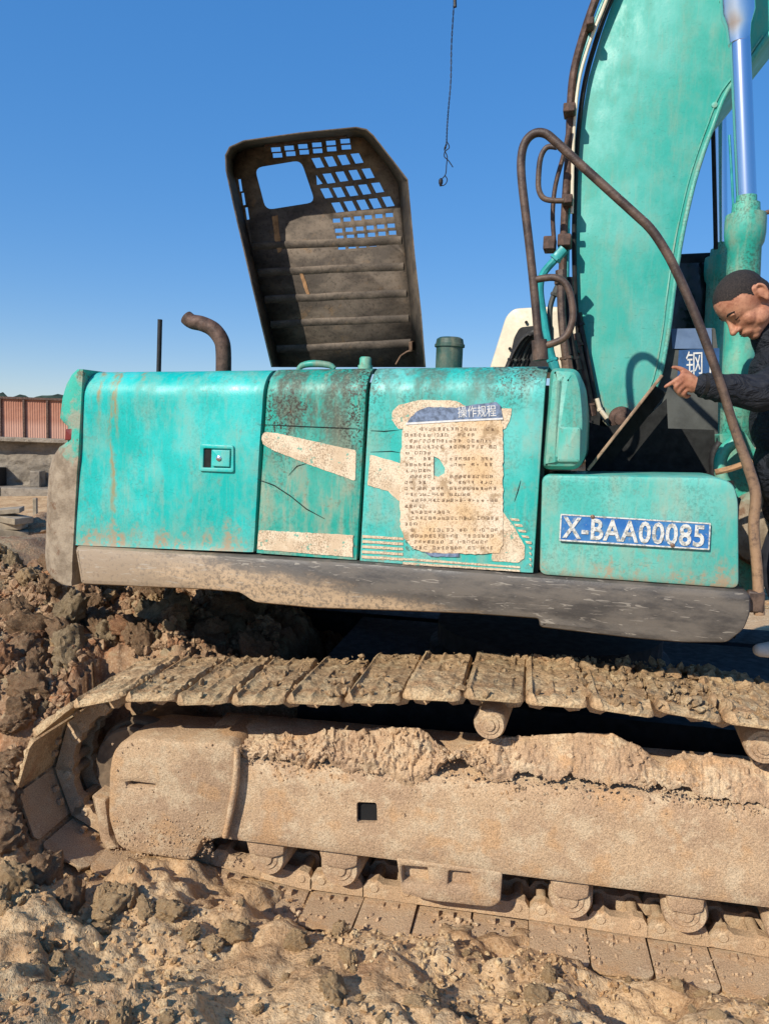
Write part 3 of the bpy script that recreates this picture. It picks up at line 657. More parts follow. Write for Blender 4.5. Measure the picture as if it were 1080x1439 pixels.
# the pasted notice with its print
NP = HP.sh(-.0065)
notice = plate('notice_sheet', [(566,601),(580,596),(640,593),(703,590),(706,600),(706,765),(700,776),(680,779),(640,778),(600,777),(580,771),(568,757),(562,740),(561,660)], NP, .003, M['notice'], pB, wob=.0028,
               holes=[[(609,641),(617,645),(625,658),(624,665),(609,674)]], label='peeling cream notice with rows of faded brown print and a torn hole')
plate('notice_header', [(570,597),(577,586),(587,577),(600,572),(640,573),(668,568),(697,565),(703,570),(706,588),(640,591),(600,594)], HP.sh(-.0075), .003, M['printblue'], notice, wob=.0012, label='torn blue-grey header strip')
text_in_quad('header_print', '操作规程', [(643,571),(696,569),(697,585),(643,587)], HP.sh(-.0076), .001, M['white'], notice)
plate('header_rule', [(570,594),(640,590),(706,587),(706,589.5),(640,592.5),(570,597)], HP.sh(-.0088), .0012, M['white'], notice)
plate('footer_strip', [(592,773),(645,777),(645,783),(604,782)], HP.sh(-.0055), .003, M['printblue'], notice, wob=.001)
def printed_rows():
    b = MB(); P = HP.sh(-.0072)
    starts = [(580,.5,.97),(569,0,.75),(569,.05,.95),(569,.05,1),(570,0,.35),(576,0,.98),(569,0,1),(569,0,.3),(576,.02,.98),(569,0,.96),(569,0,.98),(569,0,.7),(577,.02,.98),(569,0,.16),(577,0,.5),(577,0,.98),(569,0,.18),(577,0,.98),(577,.1,.95),(569,.3,.98),(570,.0,.95)]
    for k, (x0, a, c) in enumerate(starts):
        y = 603+k*8.35; x = x0+2+(a*20 if k == 0 else 0); end = 569+c*131
        while x < end:
            if not (605 < x < 629 and 636 < y < 680) and random.random() < .86:
                for q in range(5):
                    if random.random() < .25: continue
                    cx, cy = x+random.uniform(-1.0, 1.0), y+(-2.0, -.2, 1.6, 0, 0)[q]; cx += (0, 0, 0, -1.5, 1.5)[q]*.8
                    w, h = (random.uniform(1.2, 2.1), .34) if q < 3 else (.34, random.uniform(1.2, 2.2))
                    q4 = [P.pt(cx-w, cy-h), P.pt(cx+w, cy-h), P.pt(cx+w, cy+h), P.pt(cx-w, cy+h)]
                    b.add(q4, [(0,1,2,3)])
            x += 6.2
    o = b.build('printed_rows', M['print'], notice); o['kind'] = 'stuff'
printed_rows()
# things on the roof of the house
EP = HP.sh(.45)
MB().tube([EP.pt(*p) for p in ((314,530),(314,495),(311,478),(300,463),(284,455),(270,452),(262,446))], [.038,.038,.038,.038,.037,.036,.035], 16, True, 5).build('exhaust_pipe', M['exhaust'], EXC, 50)
MB().tube([EP.pt(*p) for p in ((223,530),(224,490),(225,449))], .012, 10).build('vent_pipe', M['black'], EXC, 50)
c0 = HP.sh(.3).pt(630,522)
fc = MB().lathe(c0, ZV, [(0,.057),(.10,.057),(.102,.064),(.113,.064),(.115,.060),(.135,.056),(.142,.045),(.143,.0)], 28).build('filler_neck', M['oldgreen'], EXC, 45)
MB().lathe(HP.sh(.25).pt(513,520), ZV, [(0,.032),(.02,.032),(.021,.026),(.05,.026),(.056,.02),(.057,0)], 20).build('filler_cap', M['cyl'], EXC, 45)
MB().tube([HP.sh(.27).pt(*p) for p in ((418,522),(424,514),(440,511),(462,513),(470,518))], [.01,.014,.016,.014,.01], 10, True, 3).build('roof_hinge_cover', M['panelA'], EXC, 50)

# ---- open engine hood (seen from below)
lean = R(-13); HO = Plane(HP.sh(.62).pt(480,512), HP.ex, ZV*math.cos(lean)+HIN*math.sin(lean))
def hz(x, y): return (280+x/2.7, 150+y/2.7)
def quads(cs, d): return [[hz(x+dx, y+dy) for dx, dy in d] for x, y in cs]
holes = [rounded([hz(*p) for p in ((210,232),(386,203),(440,362),(252,392))], 11, 4)]
sm = ((-18,-8),(18,-10),(20,7),(-16,9))
holes += quads([(290,163),(340,157),(392,151),(445,145),(498,138),(552,131)], sm) + quads([(296,185),(346,179),(397,173),(448,168),(501,161),(556,154)], sm)
pg = ((-25,-17),(7,-20),(25,16),(-6,20))
holes += quads([(450,213),(498,208),(548,202),(598,196),(492,272),(540,265),(590,259),(640,253),(483,328),(530,325),(578,320),(627,314),(676,307),(525,382),(572,377),(620,372),(667,367),(716,360)], pg)
holes += [[hz(*p) for p in ((443,258),(468,292),(446,297))]]
for (xa, ya, xb, yb) in ((520,432,720,411),(528,470,727,451),(533,497,732,478),(540,534,736,515)):
    holes += quads([(xa+(xb-xa)*k/5, ya+(yb-ya)*k/5) for k in range(6)], ((-14,-7),(14,-8),(15,7),(-13,8)))
holes += quads([(137,310),(156,298),(146,358),(168,350),(158,425),(182,405)], ((-8,-22),(2,-24),(9,22),(-1,24)))
O_ = [(381,516),(352,395),(330,300),(317,240),(316,218),(322,206),(342,197),(420,186),(500,178),(515,181),(525,190),(550,222),(573,252),(583,360),(592,440),(598,516)]
I_ = [(392,516),(363,395),(341,300),(328,246),(327,226),(333,214),(348,208),(420,199),(498,191),(511,193),(519,200),(543,230),(560,257),(570,360),(578,440),(584,516)]
def in_poly(p, lp):
    x, y = p; c = False
    for i in range(len(lp)):
        x1, y1 = lp[i][:2]; x2, y2 = lp[i-1][:2]
        if (y1 > y) != (y2 > y) and x < (x2-x1)*(y-y1)/(y2-y1)+x1: c = not c
    return c
def cdt_plate(name, px, P, th, mat, parent, holes, label=None):
    """thin sheet with many holes: constrained Delaunay, then solidified"""
    from mathutils.geometry import delaunay_2d_cdt
    lps = [[P.ab(*q) for q in lp] for lp in [px]+holes]; V, E = [], []
    for lp in lps:
        n0 = len(V); V += [Vector(q) for q in lp]; E += [(n0+i, n0+(i+1) % len(lp)) for i in range(len(lp))]
    vs_, _, fs_, *_ = delaunay_2d_cdt(V, E, [], 0, 1e-7)
    keep = []
    for f_ in fs_:
        c = sum((vs_[i] for i in f_), Vector((0, 0)))/len(f_)
        if in_poly(c, lps[0]) and not any(in_poly(c, h) for h in lps[1:]): keep.append(tuple(f_))
    me = bpy.data.meshes.new(name); me.from_pydata([tuple(P.at(v.x, v.y, 0)) for v in vs_], [], keep)
    bm = bmesh.new(); bm.from_mesh(me); bmesh.ops.delete(bm, geom=[v for v in bm.verts if not v.link_faces], context='VERTS'); bmesh.ops.recalc_face_normals(bm, faces=bm.faces); bm.to_mesh(me); bm.free()
    o = link_mesh(name, me, mat, parent, 30, label=label); m = o.modifiers.new('solid', 'SOLIDIFY'); m.thickness = th; m.offset = 0; return o
hood = cdt_plate('engine_hood', I_, HO, .004, M['hood'], EXC, holes, 'open engine hood seen from its dark grimy underside with grille holes')
DH = .25; HF = HO.sh(-DH)
rows = [[HO.pt(*p) for p in I_], [HO.sh(-DH*.93).pt(*p) for p in O_], [HF.pt(*p) for p in O_], [HF.pt(p[0]*.985+7, p[1]*.985+5) for p in O_]]
rm = MB(); rm.grid(rows)
ro = rm.build('hood_rim', M['hood'], hood, 50); m_ = ro.modifiers.new('solid', 'SOLIDIFY'); m_.thickness = .004
for yr in (336, 373, 411, 446, 481):
    xr = np.interp(yr, [250,360,440,516], [561,570,578,584]); xl = np.interp(yr, [246,300,395,516], [328,341,363,392])
    pts = [HO.pt(xl+6+(xr-xl-10)*k/8, yr+9*(1-k/8)+random.uniform(-.6,.6)) for k in range(9)]
    b = MB(); prof = [(-.024,.0),(-.016,.006),(-.006,.010),(.006,.010),(.012,.007),(.016,0)]
    b.grid([[p + HO.ey*dy + HO.nn*dz for dy, dz in prof] for p in pts]); b.build('hood_rib', M['hood'], hood, 60)
MB().tube([HO.sh(-.03).pt(*p) for p in ((556,512),(563,500),(572,494),(582,492))], .005, 8).build('stay_rod', M['steel'], hood, 60)
for q in ([(382,304),(390,302),(392,326),(396,350),(391,356),(386,336)], [(420,380),(425,384),(436,415),(430,413)]):
    plate('peeling_foam', q, HO.sh(-.006), .004, M['wood'], hood, wob=.002)
for px_ in ((578,486),(588,476)): MB().box(HO.sh(-.05).pt(*px_), HO.ex*.008, HO.ey*.02, HO.nn*.02).build('stay_bracket', M['steel'], hood, bevel=.002)
plate('hood_latch_rail', [(371,197),(485,184),(486,192),(372,206)], HO.sh(-.06), .02, M['exhaust'], hood, wob=.001)

# ---- hydraulic tank corner, toolbox, lid
tank = plate('hydraulic_tank', [(772,515),(811,517),(819,540),(823,585),(822,640),(811,661),(759,660)], HP.sh(-.005), .5, M['tank'], EXC, rad=.03, bevd=.05)
plate('tank_step', [(784,598),(816,600),(815,650),(781,650)], HP.sh(-.009), .05, M['tank'], tank, rad=.012, bevd=.012)
tool = plate('toolbox', [(761,667),(1008,671),(1030,679),(1037,702),(1038,828),(757,808)], HP.sh(-.012), .42, M['box'], EXC, rad=.03, bevd=.012)
_t = NT('worn_plate_white'); _c = _t.mix(_t.ramp(_t.noise(60, 4, .7), .45, .62), srgb(212,212,204), srgb(150,150,140)); _c = _t.mix(_t.ramp(_t.noise(130, 3, .7), .60, .66), _c, srgb(70,100,140))
M['plate_white'] = _t.out(_c, .6)
_t = NT('worn_plate_blue'); _c = _t.mix(_t.ramp(_t.noise(9, 4, .7), .4, .62), srgb(28,98,166), srgb(58,120,172)); _c = _t.mix(_t.ramp(_t.noise(60, 4, .75), .57, .64, 0, .7), _c, srgb(150,156,156))
M['plate_blue'] = _t.out(_c, .5, 0, _t.bump(_t.noise(12, 3), .5, .01))
bpP = HP.sh(-.024)
numpl = plate('number_plate', [(787,722),(998,735),(996,773),(785,760)], bpP, .004, M['plate_blue'], tool, rad=.004, label='dented blue plate reading X-BAA00085 in raised white letters')
fr_o = [(787,722),(998,735),(996,773),(785,760)]; fr_i = [(788.8,724),(996,736.8),(994.2,771),(786.9,758)]
plate('plate_border', fr_o, HP.sh(-.0262), .0024, M['plate_white'], numpl, holes=[fr_i], rad=.004, hrad=.003)
text_in_quad('plate_lettering', 'X-BAA00085', [(790.5,725.5),(990,738),(988,769),(789,756)], HP.sh(-.0245), .003, M['plate_white'], numpl, spacing=1.06, bold=.022)
for px_ in ((832,726),(944,766)): MB().lathe(HP.sh(-.026).pt(*px_), HP.nn, [(0,.008),(.004,.008),(.006,.004),(.007,0)], 12).build('plate_bolt', M['steel'], numpl, 40)
scratch('scratch', [(955,773),(985,784),(1030,804)], .0014, tool, 'white')
la, lb = HP.sh(.13).pt(825,661), HP.sh(.13).pt(930,527); ld = (lb-la); ln = ld.cross(HIN).normalized()
lid = MB().box((la+lb)/2+HIN*.17, ld/2, HIN*.17, ln*.006).build('toolbox_lid', M['lid'], EXC, bevel=.003)
MB().box((la+lb)/2+HIN*.34-ln*.03+ld*.04, ld*.42, HIN*.004, ln*.03).build('lid_flange', M['dark'], lid)  # dark colour stands for the lid's shaded underside
plate('cavity_shade_plate', [(822,672),(822,592),(850,600),(905,590),(936,560),(938,602),(1003,604),(1006,674)], HP.sh(.62), .05, M['dark'], EXC)  # dark sheet standing for the shade in the cavity below the boom foot
plate('cavity_shade_plate', [(745,840),(745,672),(1030,676),(1030,850)], HP.sh(.44), .06, M['dark'], EXC)  # dark sheet standing for the shade behind the toolbox

# ---- boom
BP = HP.sh(1.0)
b_left = [(846,592),(833,560),(819,500),(808,440),(805,400),(806,300),(813,190),(826,110),(845,45),(861,0),(900,-90),(970,-180),(1100,-290),(1300,-380)]
b_right = [(1420,-330),(1300,-200),(1180,-80),(1080,48),(1050,92),(1021,128),(1002,174),(980,237),(965,296),(954,352),(945,415),(938,470),(926,530),(906,575),(882,600),(858,604)]
_zc = (BP.pt(858,604).z+BP.pt(1300,-380).z)/2; _zf = BP.pt(870,600).z-_zc
M['boom'] = paint('boom_enamel', srgb(46,166,150), srgb(84,178,164), dust=.25, grime=.08, rust=.0, rough=.42, zdust=(_zf-.02,_zf+.17))
boom = plate('boom', b_left+b_right, BP, .5, M['boom'], EXC, bevd=.006)
lip = b_right[1:-2]
MB().tube([BP.sh(-.004).pt(*p) for p in lip], .011, 8, True, 3).build('boom_flange', M['tank'], boom, 60)
MB().tube([BP.sh(-.002).pt(p[0]-9, p[1]+2) for p in lip[2:]], .005, 6, True, 3).build('weld_bead', M['tank'], boom, 60)
MB().lathe(BP.sh(-.03).pt(872,588), HP.nn, [(-.56,.06),(-.03,.06),(.0,.055),(.004,.035),(.02,.033),(.024,.0)], 26).build('foot_pin', M['exhaust'], boom, 40)
plate('foot_bracket', [(838,640),(845,560),(862,545),(900,545),(915,565),(935,640)], HP.sh(1.05), .03, M['dark'], EXC, rad=.03)
for px_ in ((1003,148),(1014,1)): MB().lathe(BP.sh(-.0).pt(*px_), HP.nn, [(0,.014),(.008,.013),(.010,.0)], 10).build('boom_bolt', M['tank'], boom, 40)
PP = BP.sh(-.06)
def pipe(name, px, r, mat, P=PP, parent=boom, n=8, sm=4):
    pts = [P.pt(*p) for p in px]; b = MB().tube(pts, r, n, True, sm)
    if name == 'hose':                       # crimped end fittings
        for e, q in ((pts[0], pts[1]), (pts[-1], pts[-2])):
            d = (q-e).normalized(); b.tube([e, e+d*.05], r*1.35, 8); b.tube([e+d*.05, e+d*.062], r*1.6, 6)
    return b.build(name, M[mat], parent, 45)
pipe('hydraulic_line', [(799,512),(792,470),(789,420),(791,345),(794,280),(799,210),(801,150),(805,105),(816,60),(836,0),(866,-70),(930,-160)], .019, 'exhaust')
pipe('hydraulic_line', [(812,470),(808,420),(806,340),(808,260),(812,185),(822,112),(840,48),(858,0),(890,-70)], .012, 'dark', BP.sh(-.03))
pipe('hydraulic_line', [(796,400),(797,330),(799,250),(804,160),(812,100),(828,50),(850,-5),(880,-70)], .011, 'tealhose', BP.sh(-.05))
pipe('hydraulic_line', [(803,300),(805,200),(812,120),(826,66),(846,14),(872,-50)], .008, 'cream', BP.sh(-.07))
pipe('hydraulic_line', [(778,340),(776,300),(780,260),(792,215),(799,180)], .011, 'exhaust', BP.sh(-.10))
for x, y, w, h in ((800,156,8,6),(797,283,7,6),(793,340,9,8),(772,344,8,9),(829,36,5,5)):
    c = BP.sh(-.09).pt(x, y); MB().box(c, HP.ex*w*.0035, HIN*.05, ZV*h*.0035).build('pipe_clamp', M['exhaust'], boom, bevel=.006)
HQ = HP.sh(.75)
pipe('hose', [(792,350),(778,366),(762,386),(758,410),(764,450),(772,490),(780,522)], .018, 'tealhose', HQ)
pipe('hose', [(788,380),(788,420),(790,460),(797,520)], .02, 'rail', HQ)
pipe('hose', [(786,398),(774,425),(772,455),(776,520)], .013, 'greyplate', HP.sh(.8))
pipe('hose', [(800,390),(797,440),(803,480),(812,520)], .014, 'dark', HP.sh(.8))
pipe('hose', [(806,470),(816,510),(824,548),(830,585)], .022, 'exhaust', BP.sh(-.05))
pipe('hose', [(812,440),(822,490),(832,540),(838,578)], .013, 'black', BP.sh(-.04))
pipe('hose', [(802,480),(812,530),(822,575),(826,610)], .02, 'black', BP.sh(-.09))
pipe('hose', [(838,560),(842,575),(852,588)], .008, 'cream', BP.sh(-.06))

# ---- boom cylinders
def cyl(plane, top, gland, bot, rr, br, mats=('cyl', 'chrome')):
    a, g, c = plane.pt(*top), plane.pt(*gland), plane.pt(*bot); ax = (c-g).normalized(); L = (c-g).length
    root = MB().lathe(g, ax, [(0,br*.60),(.03,br*.62),(.032,br*.80),(.075,br*.84),(.078,br*1.16),(.10,br*1.2),(.16,br*1.2),(.20,br*1.12),(.22,br*.98),(L*.5,br),(L,br),(L+.02,br*.8)], 28).build('cylinder_barrel', M[mats[0]], EXC, 40)
    MB().tube([a, g+(a-g).normalized()*-.02], rr, 24).build('piston_rod', M[mats[1]], root, 60)
    MB().lathe(c+ax*.06+HP.nn*(br*1.1), HIN, [(0,br*1.2),(.02,br*1.3),(br*2.2,br*1.3),(br*2.2+.02,br*1.2)], 26).build('rod_eye', M[mats[0]], root, 40)
    return root
CP = HP.sh(.78)
cb_ = cyl(CP, (1027,-230), (1048,276), (1030,700), .041, .070)
MB().lathe(CP.pt(1036,20), (CP.pt(1027,-230)-CP.pt(1036,20)).normalized(), [(-.12,.043),(-.05,.05),(.0,.068),(.5,.07)], 24).build('rod_sleeve', M['chrome'], cb_, 60)
cyl(HP.sh(1.85), (1008,-150), (1014,342), (1000,640), .03, .075)
pipe('cylinder_line', [(1001,180),(1003,260),(1005,350)], .012, 'dark', HP.sh(1.6), EXC)
pipe('cylinder_line', [(1024,190),(1028,260),(1030,300)], .006, 'tealhose', HP.sh(.95), EXC)
pipe('cylinder_line', [(1072,300),(1085,305),(1086,380),(1084,520)], .01, 'steel', HP.sh(.85), EXC)
pipe('hose_elbow', [(1034,618),(1018,632),(1011,650),(1014,672),(1026,690)], .026, 'cyl', HP.sh(.5), EXC, 12)
pipe('hose_elbow', [(1003,668),(1002,640),(1012,622)], .02, 'black', HP.sh(.6), EXC, 10)
pipe('wooden_prop', [(1004,664),(1028,658),(1056,648)], .012, 'wood', HP.sh(.22), EXC, 7)
MB().lathe(HP.sh(.5).pt(1082,745), HP.nn, [(-.5,.17),(-.06,.17),(-.02,.155),(.0,.11),(.01,.0)], 30).build('swivel_drum', M['counter'], EXC, 40)
plate('front_frame_post', [(1010,610),(1045,606),(1066,640),(1068,860),(1042,860)], HP.sh(.6), .2, M['cyl'], EXC, rad=.01)

# ---- cab on the far side
cab = plate('cab_shell', [(826,650),(826,392),(846,362),(900,358),(1023,352),(1026,650)], HP.sh(1.95), .85, M['dark'], EXC, rad=.05, bevd=.03)
plate('cab_window', [(846,470),(850,378),(900,372),(1012,368),(1012,458)], HP.sh(1.945), .01, M['glass'], cab, rad=.03)
lowp = plate('front_panel', [(900,650),(900,480),(936,462),(1004,461),(1008,494),(1008,650)], HP.sh(1.06), .012, M['greyplate'], EXC, rad=.01)  # panel and stickers darkened so that shadow is put into their colour
plate('pale_sticker', [(942,462),(999,461),(1000,490),(944,490)], HP.sh(1.052), .004, M['paleshaded'], lowp)
M['bluedull'] = plain('dull_blue', srgb(36,78,124), .6, var=.2, scale=20)
sg = plate('blue_sticker', [(953,492),(1010,489),(1010,530),(951,531)], HP.sh(1.045), .004, M['bluedull'], lowp, label='blue sticker with a white Chinese character')
text_in_quad('sticker_lettering', '钢', [(963,494),(986,493),(986,526),(963,527)], HP.sh(1.0445), .002, M['white'], sg)
text_in_quad('sticker_lettering', 'B', [(996,513),(1006,513),(1006,529),(996,529)], HP.sh(1.0445), .002, M['white'], sg)
rear = plate('cab_rear_housing', [(686,520),(710,444),(721,433),(770,430),(832,432),(832,520)], HP.sh(1.9), .7, M['cream'], EXC, rad=.03, bevd=.02)
plate('louvre_opening', [(712,520),(722,474),(730,460),(776,455),(776,520)], HP.sh(1.885), .01, M['black'], rear, rad=.02)
for k in range(5): pipe('hose', [(712+k*6,518),(722+k*5,494),(736+k*4,474),(756+k*3,464)], .013, 'greyplate' if k % 2 else 'black', HP.sh(1.8+.02*k), rear, 8)
for px_ in ((739,453),(716,490)): MB().lathe(HP.sh(1.89).pt(*px_), HP.nn, [(0,.01),(.006,.01),(.007,0)], 10).build('housing_bolt', M['dark'], rear)

# ---- handrail
RP = HP.sh(.05)
rail = MB().tube([RP.pt(*p) for p in ((1066,864),(1063,800),(1058,740),(1061,695),(1050,655),(1031,602),(1011,537),(978,447),(947,376),(928,342),(912,320),(893,302),(850,263),(806,223),(780,199),(766,188),(752,187),(740,196),(733,214),(732,245),(738,300),(745,360),(752,430),(758,503))], [.019]*5+[.0162]*19, 12, True, 4).build('handrail', M['rail'], EXC, 60)
def rl(name, px, r): return MB().tube([RP.pt(*p) for p in px], r, 10, True, 4).build(name, M['rail'], rail, 60)
rl('rail_loop', [(752,393),(778,390),(795,400),(803,424),(804,450),(795,472),(778,482),(758,487)], .0135)
pipe('rail_loop', [(782,207),(768,207),(759,222),(756,250),(757,268),(764,279),(778,282),(792,282)], .013, 'rail', BP.sh(-.2), rail, 10)
MB().tube([RP.pt(*p) for p in ((757,478),(759,506))], .03, 10).build('rail_socket', M['rail'], rail, 50)
MB().box(RP.pt(1060,845)+HP.nn*.0, HP.ex*.03, HIN*.02, ZV*.04).build('rail_socket', M['rail'], rail, bevel=.008)

# ================================================================== crawler
FP = TP.sh(.12)                       # outer face of the side frame
fa0, fb0 = FP.ab(318,1180); fa1, fb1 = FP.ab(1080,1277); fs = (fb1-fb0)/(fa1-fa0)
ta0, tb0 = FP.ab(326,1066); ta1, tb1 = FP.ab(1080,1138); ts = (tb1-tb0)/(ta1-ta0)
AF = AEND-.35
def frame_mesh():
    b = MB(); rows = []
    n = 60
    for k in range(n+1):
        a = fa0-.12+(AF-fa0+.12)*k/n; zb0 = fb0+fs*(a-fa0); zt0 = tb0+ts*(a-ta0)
        w = .004*float(fbm(np.array(a*3.), np.array(1.), oct=3, seed=8))
        prof = [(.44,zb0+.02),(.03,zb0-.004),(.008,zb0),(.0,zb0+.02),(.0+w,zb0+(zt0-zb0)*.25),(.0-w,zb0+(zt0-zb0)*.5),(.0,zb0+(zt0-zb0)*.75),(.0,zt0-.03),(.012,zt0),(.16,zt0+.075),(.3,zt0+.075),(.44,zt0)]
        rows.append([FP.at(a, z, -o) for o, z in prof])
    b.grid([r+[r[0]] for r in rows]); nn_ = len(rows[0])
    b.add(rows[0], [tuple(range(nn_))]); b.add(rows[-1], [tuple(range(nn_))])
    return b.build('track_frame', M['mudframe'], EXC, 40, label='long mud-coated steel beam of the near crawler')
tf = frame_mesh()
def cut(o, px, P, depth):
    me = sheet([rounded([P.ab(*q) for q in px], .012)], depth)
    for v in me.vertices: v.co = P.at(v.co.x, v.co.y, v.co.z-depth+.03)
    c = bpy.data.objects.new('cutter', me); COL.objects.link(c)
    bm = bmesh.new(); bm.from_mesh(o.data); bmesh.ops.remove_doubles(bm, verts=bm.verts, dist=1e-5); bmesh.ops.recalc_face_normals(bm, faces=bm.faces); bm.to_mesh(o.data); bm.free()
    m = o.modifiers.new('b', 'BOOLEAN'); m.object = c; m.operation = 'DIFFERENCE'; m.solver = 'EXACT'
    bpy.context.view_layer.update(); new = bpy.data.meshes.new_from_object(o.evaluated_get(bpy.context.evaluated_depsgraph_get()))
    o.modifiers.remove(m); bpy.data.objects.remove(c)
    if len(new.polygons) > 100: o.data = new; shade(new, 40)
cut(tf, [(501,1127),(529,1128),(530,1157),(501,1156)], FP, .16)
plate('hole_shade_plate', [(480,1110),(550,1115),(550,1170),(480,1165)], FP.sh(.022), .01, M['gap'], tf)  # near-black plate paints the shade inside the frame hole
cover = plate('drive_guard', [(152,1085),(156,1060),(170,1042),(200,1037),(250,1042),(322,1044),(334,1056),(334,1110),(318,1176),(300,1182),(284,1180),(273,1206),(262,1211),(178,1198),(163,1188),(151,1150)], FP.sh(-.03), .30, M['mudframe'], tf, rad=.03, bevd=.02,
              holes=[[(177,1101),(184,1100),(216,1104),(216,1106),(190,1106),(183,1107),(178,1105)]])
MB().tube([FP.sh(-.035).pt(*p) for p in ((333,1050),(332,1090),(325,1135),(316,1176))], [.012,.014,.014,.012], 8, True, 4).build('weld_bead', M['mudframe'], cover, 60)
plate('motor_bracket', [(128,1118),(148,1125),(154,1175),(165,1192),(150,1196),(140,1180),(136,1150)], FP.sh(.02), .2, M['mudframe'], tf, rad=.01, bevd=.01)
# shoes
def shoe_mesh(seed):
    nx_, ny_ = 28, 40; L, Wd = .110, .58; top, bot = [], []
    gx_, gy_ = np.meshgrid(np.linspace(-L, L, nx_+1), np.linspace(0, Wd, ny_+1), indexing='ij')
    n_a = fbm(gx_*9+seed*3.1, gy_*6, oct=4, seed=seed); n_b = fbm(gx_*40+seed, gy_*40, oct=2, seed=seed+3)
    for i in range(nx_+1):
        x = -L+2*L*i/nx_; rt, rb = [], []
        for j in range(ny_+1):
            y = Wd*j/ny_; e = min(y, Wd-y)
            xx = x*(1-.22*(1-e/.03)**2) if e < .03 else x
            gz = 0.0
            for gx, gh in ((-.088,.024),(-.010,.017),(.060,.017)): gz = max(gz, gh*max(0.0, 1-abs((x-gx)/.011)**3))
            if e < .014: gz *= .55
            mud = (.013+.010*n_a[i,j]+.006*n_b[i,j])*min(1, .35+e/.05)
            z = .012+max(gz, mud)
            if i in (0, nx_): z = .009
            if j in (0, ny_): z = .011
            rt.append((xx, y, z)); rb.append((xx, y, 0.0))
        top.append(rt); bot.append(rb)
    b = MB(); b.grid(top); b.grid([r[::-1] for r in bot])
    def side(A, B): b.grid([A, B])
    side([r[0] for r in top], [r[0] for r in bot]); side([r[-1] for r in bot], [r[-1] for r in top])
    side(bot[0], top[0]); side(top[-1], bot[-1])
    me = b.mesh('track_shoe'); bm = bmesh.new(); bm.from_mesh(me); bmesh.ops.remove_doubles(bm, verts=bm.verts, dist=1e-5); bmesh.ops.recalc_face_normals(bm, faces=bm.faces); bm.to_mesh(me); bm.free()
    me.materials.append(M['mudshoe']); shade(me, 50); return me
def link_mesh_():
    b = MB()
    for y in (.25, .40):
        prof = [(-.116,-.012),(-.116,-.055),(-.095,-.088),(-.055,-.095),(-.03,-.078),(.03,-.078),(.055,-.095),(.095,-.088),(.116,-.055),(.116,-.012)]
        n = len(prof); V = [(x, y-.022, z) for x, z in prof]+[(x, y+.022, z) for x, z in prof]
        b.add(V, [tuple(range(n)), tuple(range(2*n-1, n-1, -1))]+[(i, (i+1)%n, n+(i+1)%n, n+i) for i in range(n)])
    for x in (-.066, .066): b.lathe((x, .222, -.058), (0,1,0), [(0,.016),(.006,.022),(.204,.022),(.21,.016)], 10)
    for x, y in ((-.03,.20),(.03,.20),(-.03,.46),(.03,.46)): b.box((x, y, -.006), Vector((.012,0,0)), Vector((0,.012,0)), Vector((0,0,.008)))
    me = b.mesh('track_link'); me.materials.append(M['mudframe']); shade(me, 40); return me
SHOES = [shoe_mesh(k) for k in range(7)]; SHOES_LOW = [m.copy() for m in SHOES[:4]]
for m in SHOES_LOW: m.materials[0] = M['mudframe']
LINK = link_mesh_()
loop = [Vector(p) for p in LOOP]; seg = [(loop[i], loop[(i+1)%len(loop)]) for i in range(len(loop))]
tot = sum((b-a).length for a, b in seg); ns = round(tot/.226); pitch = tot/ns
def at_s(s):
    s %= tot
    for a, b in seg:
        l = (b-a).length
        if s <= l: return a.lerp(b, s/l if l else 0)
        s -= l
    return loop[0]
k_sh = 0
for k in range(ns):
    p = at_s(k*pitch+.03); q0, q1 = at_s(k*pitch+.03-.06), at_s(k*pitch+.03+.06); t = (q1-q0).normalized(); nr = Vector((t.y, -t.x))
    T3 = -(TP.ex*t.x+TP.ey*t.y); N3 = TP.ex*nr.x+TP.ey*nr.y
    M4 = Matrix((T3, TIN, N3)).transposed().to_4x4(); M4.translation = TP.at(p.x, p.y, -.0)
    jit = Euler((random.gauss(0,.02), random.gauss(0,.045), random.gauss(0,.015))).to_matrix().to_4x4()
    put('track_shoe', SHOES[k % 7] if nr.y > -.3 else SHOES_LOW[k % 4], None, tf, M4 @ Matrix.Translation((0, random.uniform(-.016,.016), random.uniform(-.006,.006))) @ jit)
    put('track_link', LINK, None, tf, M4)
# sprocket, rollers
sp_c = TP.sh(.27).pt(196,1080)
def sprocket():
    b = MB(); b.lathe(sp_c, HIN, [(0,.0),(.0,.12),(.012,.13),(.012,.215),(.03,.225),(.06,.225),(.09,.2),(.3,.2)], 40)
    b.lathe(sp_c-HIN*.06, HIN, [(0,.0),(.0,.05),(.02,.06),(.02,.19),(.03,.2),(.1,.2)], 40)
    b.build('drive_sprocket', M['sprocket'], tf, 35)
sprocket()
def roller(u, v, r, off0, off1, name, mat='mudframe'):
    c = TP.sh(off0).pt(u, v); L = off1-off0
    MB().lathe(c, HIN, [(0,.0),(.001,r*.35),(.010,r*.38),(.008,r*.6),(.014,r*.66),(.012,r*.9),(.03,r),(L,r)], 26).build(name, M[mat], tf, 35)
roller(686,1020,.062,.10,.42,'carrier_roller'); roller(1074,1052,.066,.10,.42,'carrier_roller')
roller(1500,1096,.066,.10,.42,'carrier_roller')
for u, v in ((372,1192),(475,1208),(650,1232),(800,1252),(962,1272),(1110,1296),(1260,1318),(1420,1340)):
    roller(u, v+14, .085, .16, .5, 'track_roller')
    plate('roller_retainer', [(u-28,v-16),(u+28,v-12),(u+26,v+10),(u+8,v+15),(u-22,v+8)], FP.sh(.03), .12, M['mudframe'], tf, rad=.012, bevd=.008)
